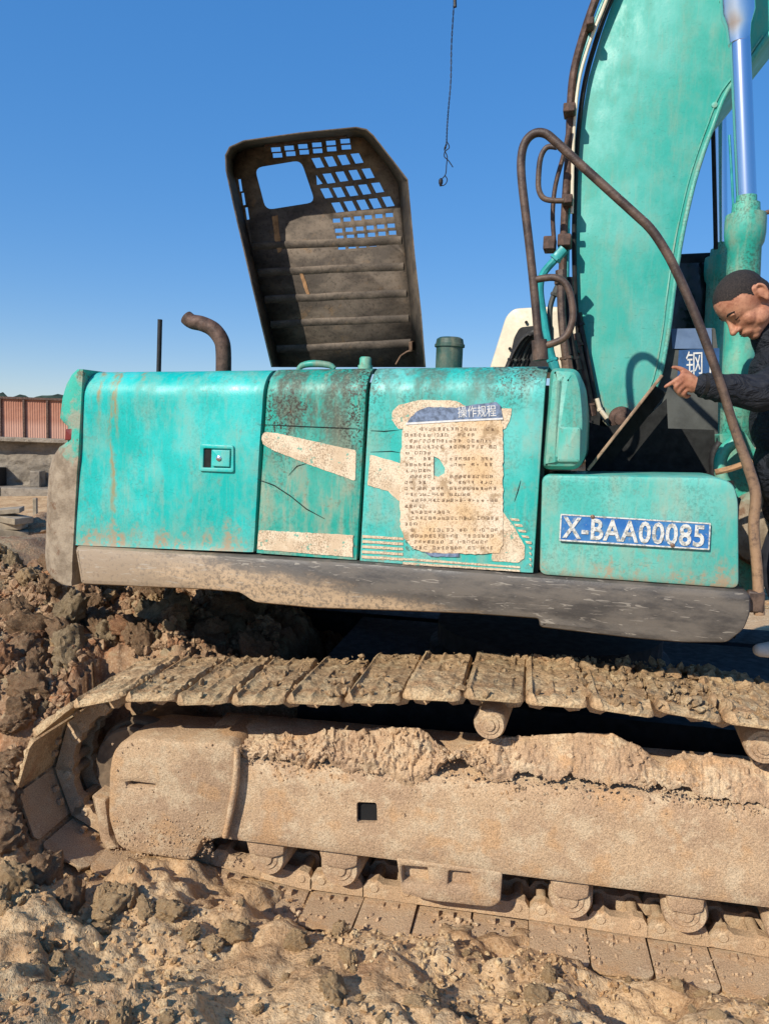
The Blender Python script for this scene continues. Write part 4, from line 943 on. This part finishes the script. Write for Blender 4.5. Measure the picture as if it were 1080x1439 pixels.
plate('roller_guard', [(556,1205),(706,1226),(703,1268),(690,1276),(600,1266),(564,1256)], FP.sh(.0), .10, M['mudframe'], tf, rad=.015, bevd=.01,
      holes=[[(564,1217),(600,1220),(602,1244),(566,1240)],[(630,1224),(661,1227),(661,1246),(629,1244)]], hrad=.008)
plate('guard_web', [(560,1210),(700,1230),(695,1268),(604,1260),(566,1250)], FP.sh(.05), .03, M['mudframe'], tf)
# front idler (outside the frame)
MB().lathe(TP.at(AEND, cb, -.16), HIN, [(0,.06),(.03,.08),(.03,rc*.55),(.0,rc*.6),(.0,rc*.72),(.04,rc*.78),(.2,rc*.78),(.24,rc*.72)], 36).build('front_idler', M['mudframe'], tf, 35)
# mud lying along the top of the frame
UPR = [(250,1042),(340,1040),(400,1036),(480,1031),(560,1027),(600,1028),(617,1048),(640,1056),(690,1040),(740,1040),(800,1034),(860,1036),(895,1050),(925,1074),(960,1062),(1010,1068),(1080,1076),(1300,1100)]
LOR = [(250,1046),(340,1058),(400,1068),(480,1076),(540,1084),(570,1097),(600,1096),(617,1075),(640,1070),(690,1094),(750,1090),(850,1096),(950,1110),(1010,1122),(1080,1142),(1300,1166)]
def mud_crust():
    us = np.linspace(255, 1280, 1000); NT_ = 27; rows = []; items = []
    crumbly = np.interp(us, [255,330,420,690,720,840,900,1000,1280], [.1,.6,1,1,.25,.12,.5,.15,.15])
    VT = np.interp(us, *zip(*UPR))-4+3*fbm(us*.05, us*0, oct=4, seed=2)*(.4+crumbly); VB = np.interp(us, *zip(*LOR))+7*fbm(us*.035, us*0+4, oct=5, seed=6, gain=.65)
    uu, tt = np.meshgrid(us*.0027, np.arange(NT_)/(NT_-1), indexing='ij'); ww = tt*.16; cr = crumbly[:, None]
    n1 = np.abs(fbm(uu*9, ww*9, oct=3, seed=12)); n2 = np.abs(fbm(uu*26, ww*26, oct=3, seed=13, gain=.65)); n3 = fbm(uu*75, ww*75, oct=2, seed=14)
    OFF = .1235+.105*tt**1.5-np.clip(tt*4, 0, 1)*(.005+.009*cr+cr*(.034*n1*(1-.4*tt)+.016*n2+.004*n3)+.004*n3)
    for iu, u in enumerate(us):
        vt, vb = float(VT[iu]), float(VB[iu]); row = []
        for j in range(NT_):
            t = j/(NT_-1); v = vb+(vt-vb)*t; row.append(TP.sh(float(OFF[iu, j])).pt(u, v))
            if j > 1 and random.random() < .045*(.3+crumbly[iu]): items.append((tuple(row[-1]), .002+.010*random.random()**3))
        row.append(TP.sh(.37).pt(u, vt+1)); rows.append(row)
    b = MB(); b.grid(rows); o = b.build('mud_crust', M['mudframe'], tf, 50); o['kind'] = 'stuff'
    crumbs('mud_lumps', items, M['mudframe'], tf)
    items = []
    for k in range(800):
        u = random.uniform(340, 1080); v = np.interp(u, *zip(*LOR))+abs(random.gauss(0, 24 if 430 < u < 900 else 12)); 
        if 494 < u < 537 and v > 1105: continue
        items.append((tuple(TP.sh(.121).pt(u, v)), .0015+.006*random.random()**3))
    for k in range(420):
        u = random.uniform(158, 300); v = random.uniform(1150, 1204) if random.random() < .85 else random.uniform(1045, 1150)
        items.append((tuple(FP.sh(-.031).pt(u, v)), .0015+.004*random.random()**2))
    crumbs('mud_specks', items, M['mudframe'], tf)
mud_crust()
# crumbs lying on the lower shoes and along the top run
items = []
for k in range(260):
    u = random.uniform(180, 1100); o = random.uniform(.03, .2); a = TP.ab(u, np.interp(u, *zip(*BOTRUN)))[0]
    items.append((tuple(TP.at(a, float(bottom_z(a))+.004, -o)), .003+.010*random.random()**3))
crumbs('mud_on_lower_shoes', items, M['mudframe'], tf)
items = []
for k in range(1300):
    u = random.uniform(140, 1100); o = random.uniform(.01, .56)
    if u < 800 and random.random() < .65: continue
    a, b_ = TP.ab(u, np.interp(u, [p[0] for p in TOPRUN[::-1]], [p[1] for p in TOPRUN[::-1]]))
    if u > 500 and random.random() < .3: o = random.uniform(.3, .56)
    items.append((tuple(TP.at(a, b_+.028, -o)), .003+(.014 if u < 800 else .024)*random.random()**3))
crumbs('mud_on_upper_shoes', items, M['mudshoe'], tf)
# carbody, slew ring and the far crawler
cc = TP.at(.65, .45, -1.35)
b = MB(); b.box(cc+TP.ex*.35, TP.ex*1.5, TIN*.72, ZV*.19); b.lathe(cc+ZV*.19, ZV, [(0,.62),(.1,.62),(.12,.58),(.22,.58)], 40)  # carbody box lengthened, in a dark colour, to darken the view under the house
b.build('carbody', M['dark'], EXC)
far = MB()
for s in (0,): far.box(TP.at((wrap_ab[3][0]+AEND)/2+.1, .42, -2.45), TP.ex*((AEND-wrap_ab[3][0])/2+.15), TIN*.25, ZV*.2)
ff = far.build('far_track_frame', M['dark'], EXC, bevel=.05)  # dark instead of mud-coloured: shade painted into the far frame
for k in range(0, ns):
    p = at_s(k*pitch+.03); q0, q1 = at_s(k*pitch-.03), at_s(k*pitch+.09); t = (q1-q0).normalized(); nr = Vector((t.y, -t.x))
    T3 = -(TP.ex*t.x+TP.ey*t.y); N3 = TP.ex*nr.x+TP.ey*nr.y
    M4 = Matrix((T3, TIN, N3)).transposed().to_4x4(); M4.translation = TP.at(p.x, p.y, -2.15)
    put('track_shoe', SHOES[k % 7], None, ff, M4)

# ================================================================== background
YW = 22.0
def BX(u, y=YW): return G(u, 600, y).x
def BZ(v, u=30, y=YW): return G(u, v, y).z
z_top, z_ft, z_led, z_bot = BZ(560), BZ(619), BZ(682), BZ(722)
XL = -17.0; XR = 6.0
wallE = empty('retaining_wall', ((XL+XR)/2, YW, z_bot)); setp(wallE, 'rough grey retaining wall with a concrete ledge below the rust-red fence', 'wall')
def wall_grid():
    xw, zw = np.meshgrid(np.linspace(XL, XR, 461), np.linspace(z_led-.05, z_ft, 35)); yw = YW-.06*fbm(xw*2.2, zw*4.5, oct=4, seed=4)-.05*np.abs(vnoise(xw*1.1, zw*2.6, seed=9))
    rows = [[Vector((xw[j,i], yw[j,i], zw[j,i])) for i in range(461)] for j in range(35)]
    b = MB(); b.grid(rows); b.box(((XL+XR)/2, YW+.55, (z_ft+z_bot)/2-.3), Vector(((XR-XL)/2,0,0)), Vector((0,.42,0)), Vector((0,0,(z_ft-z_bot)/2+.3))); return b
wall_grid().build('rubble_face', M['concrete'], wallE, 40)
MB().box(((XL+XR)/2, YW-.1, z_ft+.03), Vector(((XR-XL)/2,0,0)), Vector((0,.3,0)), Vector((0,0,.06))).build('coping', M['concrete'], wallE, bevel=.02)
x = XL
while x < XR:                      # ledge of cast blocks
    w = random.uniform(1.4, 1.9); MB().box((x+w/2, YW-.45, (z_led+z_bot)/2-.4+random.uniform(-.01,.01)), Vector((w/2-.008,0,0)), Vector((0,.5,0)), Vector((0,0,(z_led-z_bot)/2+.4))).build('ledge_block', M['concrete'], wallE, bevel=.02); x += w
for u, v0, v1, w in ((5,657,682,5),(58,660,682,7),(-60,656,682,6),(-130,658,682,6)):
    MB().box((BX(u), YW-.25, (BZ(v0)+BZ(v1))/2), Vector((w*.0203/1,0,0)), Vector((0,.2,0)), Vector((0,0,(BZ(v0)-BZ(v1))/2))).build('wall_stub', M['concrete' if u != 5 else 'dark'], wallE, bevel=.02)  # the dark box stands for a slot in the wall
fenE = empty('sheet_fence', ((XL+XR)/2, YW, z_ft)); setp(fenE, 'rust-red corrugated sheet fence along the top of the retaining wall', 'fence')
bay = 33.0/FPX*YW; x0 = BX(34); k0 = int((XL-x0)/bay)
for k in range(k0, k0+int((XR-XL)/bay)):
    xa, xb = x0+k*bay, x0+(k+1)*bay; P = []
    for z in (z_ft+.07, z_top):
        P.append([Vector((xa+(xb-xa)*i/40, YW+.05+.006*(1 if (i//2) % 2 else -1), z)) for i in range(41)])
    o = MB().grid(P).build('fence_panel', M['fence'], fenE); s_ = o.modifiers.new('s', 'SOLIDIFY'); s_.thickness = .003
    MB().box((xa, YW+.01, (z_ft+z_top)/2+.03), Vector((.03,0,0)), Vector((0,.03,0)), Vector((0,0,(z_top-z_ft)/2))).build('fence_post', M['exhaust'], fenE)
MB().box(((XL+XR)/2, YW+.0, z_top+.01), Vector(((XR-XL)/2,0,0)), Vector((0,.035,0)), Vector((0,0,.03))).build('top_rail', M['exhaust'], fenE)
# stack of old planks
YP = 13.0
PL = [(-4,719,66,7,.25,'topmost pale plank of the heap left of the counterweight'),(12,728,58,9,-.35,'second plank down in the heap left of the counterweight'),(-2,738,70,10,.12,'third plank down in the heap left of the counterweight'),
      (14,748,48,10,.45,'fourth plank down in the heap left of the counterweight'),(-6,758,74,10,-.2,'fifth plank down in the heap left of the counterweight'),(6,769,62,11,.2,'lowest plank of the heap left of the counterweight')]
for i, (u, v, w, h, a, lab) in enumerate(PL):
    c = G(u, v, YP); dx = Vector((math.cos(a), math.sin(a), (.10,-.07,.03,-.12,.05,-.02)[i])); dy = Vector((-math.sin(a), math.cos(a), 0))
    o = MB().box(c, dx*(w*YP/FPX/2), dy*.2, ZV*(h*YP/FPX/2)).build('plank', M['plank'], None, bevel=.01)
    setp(o, lab, 'plank', 'planks heaped by the wall')
me_ = clod_mesh(77, 4); me_.materials.append(M['soil']); c = G(48, 758, YP+.6)  # soil lump added to fill the dark, shadowed void beside the planks
o = put('void_shade_lump', me_, None, None, Matrix.Translation(c) @ Matrix.Diagonal((.42, .5, .42, 1))); setp(o, 'added lump standing for the shadowed void between the plank heap and the counterweight', 'shade lump')
c = G(50, 722, YP+1.5); o = MB().box(c, Vector((.035,0,0)), Vector((0,.035,0)), ZV*.30).build('stake', M['plank'], None, bevel=.006)
setp(o, 'short upright wooden stake beside the plank heap', 'stake')
# far wooded hills
def hills():
    n = 420; rows = []
    for z in (0, .35, .7, 1.0):
        row = []
        for i in range(n+1):
            an = R(-70)+R(140)*i/n; d = 430; xx = math.sin(an)*d; yy = math.cos(an)*d
            h = 15.5+3.2*float(fbm(np.array(an*9), np.array(0.), oct=3, seed=5))+1.5*abs(float(fbm(np.array(an*160), np.array(z*3.), oct=3, seed=6)))
            row.append(Vector((xx*(1+z*.05), yy*(1+z*.05), -3+(h+3)*z**.7+1.2*float(vnoise(np.array(an*220), np.array(z*5), seed=3)))))
        rows.append(row)
    o = MB().grid(rows).build('wooded_hills', M['wood_far'], None, 179)
    setp(o, 'low dark line of wooded hills on the horizon', 'woodland', kind='stuff')
hills()
# ---- cable hanging from an overhead span
YC = 5.2
def cable():
    a = G(640, -700, YC); root = empty('hanging_cable', a)
    setp(root, 'thin black cable dangling in the sky with a frayed end', 'cable')
    main = [(640,-700),(640,-300),(640,-40),(637,12),(634,62),(633,112),(630,150),(628,176),(627,200),(625,210)]
    for s in (-1, 1):
        pts = []
        for i, p in enumerate(catmull([G(*q, YC) for q in main], .01, 14)[0]): pts.append(p+Vector((math.cos(i*1.15)*.0035*s, math.sin(i*1.15)*.0035*s, 0)))
        MB().tube(pts, .0024, 5).build('strand', M['wire'], root)
    MB().tube([G(638,-20,YC), G(639,10,YC)], .011, 8).build('cable_sleeve', M['wire'], root)
    for q in ([(627,198),(631,207),(625,213),(624,220),(630,226),(636,235)], [(627,202),(624,210),(628,220),(627,232),(626,244),(622,250),(618,253),(617,257),(621,261),(626,258),(628,252),(625,247)]):
        MB().tube([G(*p, YC) for p in q], .0032, 6, True, 4).build('frayed_end', M['wire'], root)
    MB().lathe(G(619,255,YC), ZV, [(-.03,.006),(-.01,.014),(.01,.014),(.02,.006)], 8).build('connector', M['wire'], root)
    sp = []
    for k in range(41):
        t = k/40*2-1; sp.append(Vector((a.x+t*25, YC+t*3, a.z+t*t*2.2)))
    o = MB().tube(sp, .007, 6).build('span_wire', M['wire'], None); setp(o, 'overhead span wire the loose cable hangs from', 'wire')
cable()

# ================================================================== the person
def ico(sub):
    bm = bmesh.new(); bmesh.ops.create_icosphere(bm, subdivisions=sub, radius=1.0); v = np.array([q.co[:] for q in bm.verts]); f = np.array([[l.index for l in q.verts] for q in bm.faces]); bm.free(); return v, f
ICO3, ICO2 = ico(3), ico(2)
def remesh(name, prims, voxel, smooth_it=4, fac=.5):
    VV, FF, n0 = [], [], 0
    def addv(v, f):
        nonlocal n0
        VV.append(v); FF.append(f+n0); n0 += len(v)
    for pr in prims:
        if pr[0] == 'e':                       # ellipsoid: centre, radii, axes
            _, c, rad, ax = pr; A = np.array([list(a_) for a_ in ax]); addv((ICO3[0]*np.array(rad))@A+np.array(c), ICO3[1])
        else:                                  # tapered capsule chain: points, radii
            _, pts, rr = pr
            P, Q = catmull([Vector(p) for p in pts], list(rr), 6) if len(pts) > 2 else (list(map(Vector, pts)), list(rr))
            for i in range(len(P)-1):
                d = (P[i+1]-P[i]).length; n = max(1, int(d/(min(Q[i], Q[i+1])*.30)))
                for k in range(n+1):
                    t = k/n; addv(ICO2[0]*(Q[i]*(1-t)+Q[i+1]*t)+np.array(P[i].lerp(P[i+1], t)), ICO2[1])
    me = bpy.data.meshes.new(name); me.from_pydata(np.concatenate(VV).tolist(), [], np.concatenate(FF).tolist())
    o = bpy.data.objects.new(name, me); COL.objects.link(o)
    m = o.modifiers.new('r', 'REMESH'); m.mode = 'VOXEL'; m.voxel_size = voxel
    s = o.modifiers.new('s', 'SMOOTH'); s.iterations = smooth_it; s.factor = fac
    dg = bpy.context.evaluated_depsgraph_get(); out = bpy.data.meshes.new_from_object(o.evaluated_get(dg))
    bpy.data.objects.remove(o); bpy.data.meshes.remove(me); return out
def person():
    be = R(53); f = Vector((-math.cos(be), -.10, -math.sin(be))).normalized(); up = Vector((-math.sin(be), 0, math.cos(be))); sd_ = f.cross(up).normalized()*-1
    up = sd_.cross(f)*1.0
    if up.z < 0: up = -up
    C = G(1046, 424, 3.06); ax = (-f, sd_, up); K = 1.05
    def hl(x, y, z): return C - f*(x*K) + sd_*(y*K) + up*(z*K)
    E_ = lambda x, y, z, a, b, c: ('e', hl(x, y, z), (a*K, b*K, c*K), ax)
    neck0, neck1 = hl(.045, 0, -.065), G(1100, 497, 3.10)
    wr = G(981, 541, 2.90)
    head = [E_(.0,0,.03,.100,.078,.088), E_(-.012,0,.02,.088,.074,.085), E_(-.03,0,-.035,.066,.060,.085), E_(-.052,0,-.085,.036,.040,.034), E_(-.068,0,-.104,.022,.026,.018),
            E_(-.086,0,.016,.012,.050,.012), E_(-.052,.036,-.036,.028,.026,.034), E_(-.052,-.036,-.036,.028,.026,.034), E_(-.02,.045,-.066,.04,.02,.03), E_(-.02,-.045,-.066,.04,.02,.03),
            ('c', [hl(-.093,0,.006), hl(-.104,0,-.018), hl(-.116,0,-.038)], (.009,.011,.014)), E_(-.100,.013,-.042,.013,.009,.009), E_(-.100,-.013,-.042,.013,.009,.009),
            E_(-.092,0,-.067,.012,.024,.0075), E_(-.090,0,-.080,.012,.021,.0075), E_(-.078,0,-.072,.022,.034,.024),
            E_(-.070,.031,-.003,.013,.016,.009), E_(-.070,-.031,-.003,.013,.016,.009)]
    for s in (1, -1):
        head += [('c', [hl(.022,.074*s,-.038), hl(.036,.083*s,-.02), hl(.042,.087*s,.005), hl(.034,.086*s,.024), hl(.018,.081*s,.024), hl(.012,.078*s,.008)], (.008,.006,.006,.006,.0055,.005)),
                 E_(.024,.076*s,-.008,.016,.006,.028), ('c', [hl(.022,.074*s,-.038), hl(.018,.077*s,-.03)], (.008,.006))]
    head += [('c', [neck0, neck0.lerp(neck1, .5)+Vector((.01,0,.012)), neck1], (.058,.060,.070))]
    # left arm reaches out, the hand points
    shL, elL = G(1108, 528, 2.96), G(1066, 553, 2.90); shR, elR, wrR = G(1118, 528, 3.34), G(1150, 640, 3.42), G(1110, 715, 3.36)
    hip = G(1128, 690, 3.14); chest = G(1112, 560, 3.14); waist = G(1118, 630, 3.14)
    y0 = 2.90
    hand = [('c', [wr, G(968,533,y0-.002), G(959,527,y0-.004)], (.024,.020,.013)), ('c', [wr, G(970,541,y0), G(961,537,y0)], (.023,.020,.015)), ('c', [wr, G(972,546,y0+.004), G(965,545,y0+.006)], (.021,.017,.012)),
            ('c', [G(960,527,y0-.004), G(951,533,y0-.008), G(943,538,y0-.006), G(934,543.5,y0-.002)], (.0105,.0095,.0085,.0068)),
            ('c', [G(959,534,y0-.006), G(949,543,y0-.008), G(951,550,y0+.012), G(957,549,y0+.022)], (.0105,.0095,.0085,.0075)),
            ('c', [G(962,540,y0-.002), G(953,549,y0-.002), G(956,555,y0+.014), G(962,553,y0+.024)], (.0105,.0095,.0085,.0072)),
            ('c', [G(967,545,y0+.002), G(960,553,y0+.004), G(963,558,y0+.016), G(968,556,y0+.022)], (.0092,.0083,.0075,.0065)),
            ('c', [G(973,532,y0+.008), G(963,523,y0+.006), G(954,518,y0+.004), G(945,516,y0+.002)], (.0145,.0115,.0095,.0072)),
            ('c', [elL, wr], (.040,.026))]
    handR = [('c', [elR, wrR, wrR+Vector((-.06,0,-.06))], (.036,.026,.030))]
    for k in range(4): handR.append(('c', [wrR+Vector((-.05,-.03+.02*k,-.06)), wrR+Vector((-.085,-.035+.022*k,-.095)), wrR+Vector((-.085,-.035+.022*k,-.125+.004*abs(k-1.5)))], (.010,.009,.0075)))
    handR.append(('c', [wrR+Vector((-.01,-.02,-.03)), wrR+Vector((-.035,-.05,-.06)), wrR+Vector((-.06,-.055,-.08))], (.012,.010,.008)))
    axb = (Vector((1,0,0)), Vector((0,1,0)), ZV)
    torso = [('e', chest, (.105,.17,.15), axb), ('e', waist, (.10,.145,.15), axb), ('e', hip, (.105,.15,.13), axb), ('c', [shL, chest], (.055,.1)), ('c', [shR, chest], (.055,.1)),
             ('c', [shL, elL], (.05,.042)), ('c', [shR, elR], (.05,.042)), ('c', [neck1, chest], (.06,.1))]
    fz = TP.ab(1075, 985)[1]+.035
    fL = Vector((G(1112,950,3.0).x, 2.98, fz)); fR = Vector((fL.x+.22, 3.22, fz))
    legs = []
    for s, ft in ((-.08, fL), (.08, fR)):
        h0 = hip+Vector((0, s, -.04)); kn = (h0+ft)/2+Vector((-.10, 0, .05)); legs.append(('c', [h0, kn, ft+Vector((.05,0,.10))], (.085,.058,.042)))
    bm_ = remesh('person', head+hand+handR+torso+legs, .0044, 3, .45)
    base = Vector(((fL.x+fR.x)/2, (fL.y+fR.y)/2, fz))
    p = link_mesh('person', bm_, M['skin'], None, 179, origin=base)
    setp(p, 'man in a black jacket with cropped hair, looking down and pointing', 'person')
    # cropped hair: the scalp part of the head again, a little proud
    hm = remesh('hair', [E_(.001,0,.032,.1008,.0788,.0872), E_(.03,0,-.005,.072,.072,.075)], .0028, 2)
    bm = bmesh.new(); bm.from_mesh(hm); kill = []
    for v in bm.verts:
        d = v.co-C; lx, ly, lz = -(d.dot(f))/K, d.dot(sd_)/K, d.dot(up)/K
        line = .052 if lx < -.03 else (.052-(lx+.03)*1.55 if lx < .03 else (-.041 if lx > .045 else -.041+(.045-lx)*.0))
        if lx < -.055: line = .052+(-.055-lx)*1.2
        if lz < line+.0025*math.sin(lx*170+ly*60): kill.append(v)
    bmesh.ops.delete(bm, geom=kill, context='VERTS'); bm.to_mesh(hm); bm.free(); link_mesh('hair', hm, M['hair'], p, 179, label='closely cropped black hair')
    for s in (1, -1):
        b = MB().tube([hl(-.094,.014*s,.020), hl(-.092,.032*s,.026), hl(-.080,.052*s,.021)], [.003,.0045,.0025], 6, True, 4); b.build('eyebrow', M['hair'], p, 60)
        b = MB().tube([hl(-.0865,.020*s,-.006), hl(-.0875,.032*s,-.008), hl(-.081,.045*s,-.005)], [.0015,.0022,.0015], 6, True, 4); b.build('eyelash', M['hair'], p, 60)
    b = MB().tube([hl(-.1005,-.018,-.0735), hl(-.1035,0,-.0735), hl(-.1005,.018,-.0735)], [.001,.0018,.001], 6, True, 3); b.build('mouth_line', M['exhaust'], p, 60)
    # jacket
    up2 = (chest-hip).normalized(); axj = (Vector((1,0,0)), Vector((0,1,0)), ZV)
    jk = [('e', chest, (.135,.205,.17), axj), ('e', chest.lerp(waist,.5), (.135,.19,.16), axj), ('e', waist, (.135,.185,.16), axj), ('e', hip+Vector((0,0,.0)), (.15,.195,.15), axj), ('e', hip+Vector((0,0,-.08)), (.15,.19,.10), axj),
          ('c', [shL+Vector((.02,.03,.0)), elL], (.083,.074)), ('c', [elL, elL.lerp(wr,.45), elL.lerp(wr,.93)], (.074,.060,.043)), ('c', [shR, elR], (.083,.066)), ('c', [elR, elR.lerp(wrR,.92)], (.066,.045)),
          ('c', [shL, neck1+Vector((.03,0,0)), shR], (.08,.095,.08)), ('c', [neck1+Vector((-.045,-.05,.015)), neck1+Vector((.03,-.075,.05)), neck1+Vector((.075,0,.065)), neck1+Vector((.03,.075,.05)), neck1+Vector((-.045,.05,.015))], (.022,.024,.026,.024,.022))]
    jk += [('e', G(1087,522,3.06), (.088,.12,.10), axj), ('c', [neck0.lerp(neck1,.55)+Vector((-.02,0,-.02)), neck1], (.075,.095)), ('e', G(1093,590,3.1), (.095,.16,.15), axj), ('e', G(1100,655,3.1), (.10,.17,.16), axj)]
    for t_ in (.2, .45, .7, .86): jk.append(('e', elL.lerp(wr, t_), (.016, .066-.02*t_, .072-.022*t_), ((wr-elL).normalized(), Vector((0,1,0)), ZV)))
    jm = remesh('jacket', jk, .009, 5); j = link_mesh('jacket', jm, M['jacket'], p, 179, label='dark padded jacket with long sleeves')
    MB().tube([elL.lerp(wr,.90), elL.lerp(wr,.955)], .0455, 18, True).build('cuff', M['black'], j, 60)
    tr = []
    for pr in legs: tr.append(('c', pr[1], (.105,.08,.07)))
    link_mesh('trousers', remesh('trousers', tr+[('e', hip+Vector((0,0,-.05)), (.12,.165,.12), axb)], .011, 4), M['trousers'], p, 179)
    for ft in (fL, fR):
        sh = [('c', [ft+Vector((.09,0,.045)), ft+Vector((.0,0,.04)), ft+Vector((-.10,0,.028)), ft+Vector((-.15,0,.026))], (.045,.045,.036,.027)), ('c', [ft+Vector((.07,0,.05)), ft+Vector((.06,0,.11))], (.045,.045))]
        sm_ = remesh('shoe', sh, .008, 4)
        for v in sm_.vertices: v.co.z = max(v.co.z, ft.z+.002)
        link_mesh('shoe', sm_, M['shoe'], p, 179)
person()
